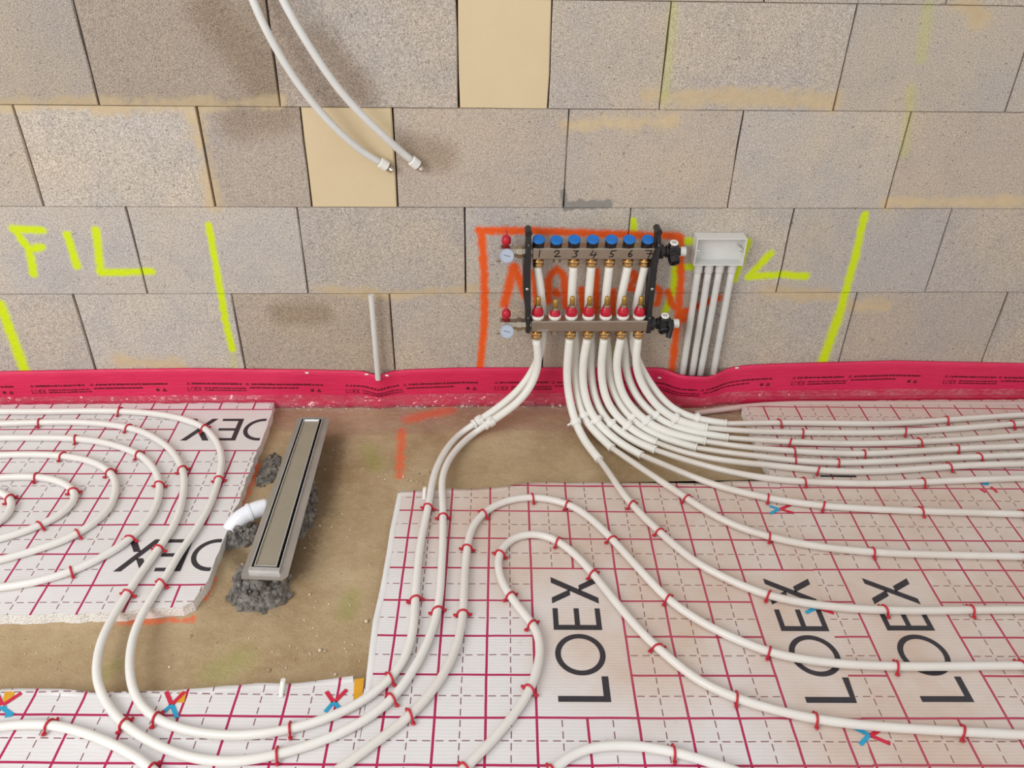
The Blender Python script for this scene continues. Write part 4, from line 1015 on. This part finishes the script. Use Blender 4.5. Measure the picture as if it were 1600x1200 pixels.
hose([(345, -150), (372, -60), (395, 0), (411, 37), (432, 77), (462, 125), (500, 174), (540, 215), (572, 241), (596, 255)], [2.10, 2.07, 2.055, 2.05, 2.05, 2.055, 2.065, 2.08, 2.095, 2.105], 'white hose ending lower left, over the cream block in the second row')
hose([(385, -150), (415, -60), (442, 0), (462, 37), (492, 86), (530, 140), (570, 184), (608, 220), (630, 240), (645, 252)], [2.10, 2.07, 2.055, 2.05, 2.05, 2.055, 2.065, 2.08, 2.095, 2.103], 'white hose ending right of the cream block in the second row')

# ------------------------------------------------------------------ linear floor drain
ZD = .070
Dp = [fl(465, 652, ZD), fl(516, 652, ZD), fl(448, 907, ZD), fl(375, 904, ZD)]
dr = empty('linear_drain', (-.475, 1.65, 0), 0, 'long narrow stainless steel shower drain channel on the bare concrete', 'floor drain')
n = NB('drain_steel'); P = n.pos()
n.col(n.mix(n.noise(P, 8, 4), lin((158, 152, 146)), lin((190, 184, 178)))); n.set(Metallic=.6, Roughness=n.rng(n.noise(P, 20, 3), .3, .7, .3, .55)); M_DRAIN = n.m
M_EDGE = simple('bright_steel_edge', (214, 214, 214), .3, .7)
M_TRAY = simple('cement_film', (158, 148, 130), .55, .1, var=.08, scale=14)
bm = bmesh.new()
def lerp4(u, v, z):  # u across 0..1, v from near 0 to far 1
    a = Dp[3].lerp(Dp[2], u); b = Dp[0].lerp(Dp[1], u); p = a.lerp(b, v); return Vector((p.x, p.y, z))
fo = [lerp4(u, v, 0) for u, v in ((0.03, 0), (.9, 0), (1, .02), (1, .98), (.95, 1), (.05, 1), (0, .98), (0, .015))]
poly_prism(bm, [(p.x, p.y) for p in fo], ZD - .0015, ZD); o = mesh_obj('flange', bm, M_DRAIN); wchild(o, dr)
def ringq(bm, u0, u1, v0, v1, tu, tv, z0, z1):
    O_ = [lerp4(*q, 0) for q in ((u0, v0), (u1, v0), (u1, v1), (u0, v1))]; I_ = [lerp4(*q, 0) for q in ((u0 + tu, v0 + tv), (u1 - tu, v0 + tv), (u1 - tu, v1 - tv), (u0 + tu, v1 - tv))]
    vs = [[bm.verts.new((p.x, p.y, z)) for p in L] for L, z in ((O_, z0), (O_, z1), (I_, z1), (I_, z0))]
    for a, b in zip(vs, vs[1:] + vs[:1]):
        for k in range(4): bm.faces.new((a[k], a[(k + 1) % 4], b[(k + 1) % 4], b[k]))
bm = bmesh.new(); ringq(bm, .15, .80, .045, .985, .02, .0035, ZD - .002, ZD + .0055); o = mesh_obj('frame', bm, M_EDGE); wchild(o, dr)
bm = bmesh.new(); a_ = [lerp4(*q, 0) for q in ((.165, .05), (.775, .05), (.775, .98), (.165, .98))]; poly_prism(bm, [(p.x, p.y) for p in a_], ZD - .012, ZD + .0005); o = mesh_obj('gutter', bm, simple('dark_gutter', (16, 14, 13), .9, spec=.1)); wchild(o, dr)
bm = bmesh.new(); ringq(bm, .225, .715, .056, .972, .022, .0036, ZD - .002, ZD + .0065); o = mesh_obj('tray_rim', bm, M_EDGE); wchild(o, dr)
bm = bmesh.new(); ringq(bm, .14, .81, .030, .047, .3, .008, ZD, ZD + .0085); o = mesh_obj('end_plate', bm, M_EDGE)
wchild(o, dr); bm = bmesh.new(); ringq(bm, .22, .72, .0575, .060, .2, .001, ZD - .002, ZD + .0066); o = mesh_obj('tray_lip', bm, M_EDGE); wchild(o, dr)
bm = bmesh.new(); a_ = [lerp4(*q, 0) for q in ((.25, .061), (.70, .061), (.70, .955), (.25, .955))]; poly_prism(bm, [(p.x, p.y) for p in a_], ZD - .002, ZD + .003); o = mesh_obj('tray_infill', bm, M_TRAY); wchild(o, dr)
bm = bmesh.new(); a_ = [lerp4(*q, 0) for q in ((.25, .9555), (.70, .9555), (.70, .969), (.25, .969))]; poly_prism(bm, [(p.x, p.y) for p in a_], ZD - .002, ZD + .0035); o = mesh_obj('tray_end', bm, M_EDGE); wchild(o, dr)
bm = bmesh.new(); a_ = [lerp4(*q, 0) for q in ((.16, .05), (.82, .05), (.82, .97), (.16, .97))]; poly_prism(bm, [(p.x, p.y) for p in a_], .006, ZD - .0025); bevel(bm, .004, 1); o = mesh_obj('channel_body', bm, M_DRAIN); wchild(o, dr)
M_PVC = simple('bright_white_pvc', (238, 240, 246), .3, var=.03)
ep = [fl(418, 792, .045), fl(405, 795, .046), fl(390, 801, .044), fl(374, 811, .036), fl(362, 825, .018), fl(356, 838, .0)]
root = empty('waste_elbow', tuple(fl(365, 830, 0)), 0, 'bright white plastic waste elbow coming out from under the drain', 'pipe elbow')
o = tube_obj('elbow', smooth_path(catmull(ep, .006), 3), .022, M_PVC, None, 18); wchild(o, root)
bm = bmesh.new(); t = (ep[1] - ep[2]).normalized(); lathe(bm, ep[2] - t * .004, t, [(0, .0222), (0, .0245), (.007, .0245), (.007, .0222)], 20); o = mesh_obj('ring_seal', bm, M_PVC); wchild(o, root)
n = NB('wet_mortar'); P = n.pos()
n.col(n.mix(n.rng(n.noise(P, 50, 4, .7), .35, .65), lin((84, 80, 76)), lin((152, 146, 138)))); n.set(Roughness=.85); n.nrm(n.bump(n.noise(P, 130, 4, .7), .9, .006)); M_MORTAR = n.m
def mound(label, c, rx, ry, h, rot, seed, name='mortar_mound', flat=1.0):
    bm = bmesh.new(); NR, NA = 26, 84; rings = []
    for i in range(NR + 1):
        f = i / NR; rr = []
        for k in range(NA):
            a = 2 * math.pi * k / NA; e = 1 + .30 * noise.noise(Vector((math.cos(a) * 1.6, math.sin(a) * 1.6, seed))) + .06 * noise.noise(Vector((math.cos(a) * 5, math.sin(a) * 5, seed)))
            x, y = math.cos(a) * rx * f * e, math.sin(a) * ry * f * e
            q = Vector((x * 45, y * 45, seed * 3.1)); z = h * (1 - f ** 1.5) ** .9 * (1 + .55 * noise.noise(q * .6)) + (1 - f) ** .35 * min(1, h / .03) * (.012 * noise.noise(q * 1.9) + .007 * noise.noise(q * 5.1))
            X = x * math.cos(rot) - y * math.sin(rot); Y = x * math.sin(rot) + y * math.cos(rot)
            rr.append(bm.verts.new((c[0] + X, c[1] + Y, max(z, 0) + (.0006 if f < 1 else -.0004))))
            if i == 0 and k: bm.verts.remove(rr.pop()); rr.append(rr[0])
        rings.append(rr)
    for a, b in zip(rings, rings[1:]):
        for k in range(NA):
            vs = [a[k], b[k], b[(k + 1) % NA], a[(k + 1) % NA]]; vs = list(dict.fromkeys(vs))
            if len(vs) >= 3: bm.faces.new(vs)
    rm = random.Random(seed)
    for _ in range(70):
        a, f = rm.uniform(0, 6.283), math.sqrt(rm.uniform(0, 1.1)); x, y = math.cos(a) * rx * f, math.sin(a) * ry * f
        X = x * math.cos(rot) - y * math.sin(rot); Y = x * math.sin(rot) + y * math.cos(rot); r_ = rm.uniform(.003, .009) * min(1.2, .5 + h / .06)
        z = h * max(0, 1 - min(f, 1) ** 1.5) ** .9
        res = bmesh.ops.create_icosphere(bm, subdivisions=2, radius=r_)
        for v in res['verts']:
            k = 1 + .45 * noise.noise(v.co * (1.1 / r_) + Vector((_ * 3.3, seed, 0)))
            v.co = Vector((c[0] + X, c[1] + Y, z + r_ * .35)) + v.co * k
    tag(mesh_obj(name, bm, M_MORTAR, smooth=False), label, 'mortar', 'mortar lumps around the drain')
c_ = fl(410, 918, .02); mound('dark grey mortar heap under the near end of the drain', (c_.x - .01, c_.y + .02), .070, .080, .060, .5, 1)
c_ = fl(372, 838, .01); mound('dark mortar lump packed around the white elbow', (c_.x + .01, c_.y + .005), .062, .034, .030, .35, 2)
c_ = fl(482, 790, .0); mound('mortar lump under the right side of the drain', (c_.x - .015, c_.y), .035, .11, .05, .05, 3)
c_ = fl(415, 735, .0); mound('rough mortar patch left of the far half of the drain', (c_.x + .01, c_.y), .030, .07, .008, -.1, 4)

# ------------------------------------------------------------------ crumbs on the bare floor
n = NB('crumbs'); n.col(n.mix(n.rng(n.noise(n.pos(), 30, 2), .4, .6), lin((226, 214, 190)), lin((170, 150, 118)))); n.set(Roughness=.9); M_CRUMB = n.m
rc = random.Random(21); bm = bmesh.new()
def crumb(px, py, s):
    p = fl(px, py, 0); s = s * .8
    res = bmesh.ops.create_icosphere(bm, subdivisions=1, radius=s)
    for v in res['verts']: v.co = Vector((v.co.x * rc.uniform(.8, 1.2), v.co.y * rc.uniform(.8, 1.2), v.co.z * .7)) + p + Vector((0, 0, s * .5))
for (x0, x1, y0, y1, k, s) in ((420, 620, 920, 1050, 60, .0018), (320, 400, 850, 960, 34, .002), (500, 610, 690, 900, 46, .0016), (20, 560, 985, 1060, 55, .0016), (600, 680, 730, 765, 26, .0024), (700, 1150, 690, 745, 46, .0014), (470, 520, 820, 860, 14, .0022), (660, 720, 640, 665, 7, .003)):
    for _ in range(k): crumb(rc.uniform(x0, x1), rc.uniform(y0, y1), s * rc.uniform(.5, 1.8))
for px, py, s in ((573, 972, .007), (500, 1017, .006), (508, 1018, .0045), (484, 930, .005), (524, 1055, .005), (420, 1048, .005), (297, 995, .005), (265, 1043, .004)): crumb(px, py, s)
tag(mesh_obj('floor_crumbs', bm, M_CRUMB), 'pale crumbs scattered over the bare concrete', 'crumbs', kind='stuff')
bpy.context.view_layer.update()
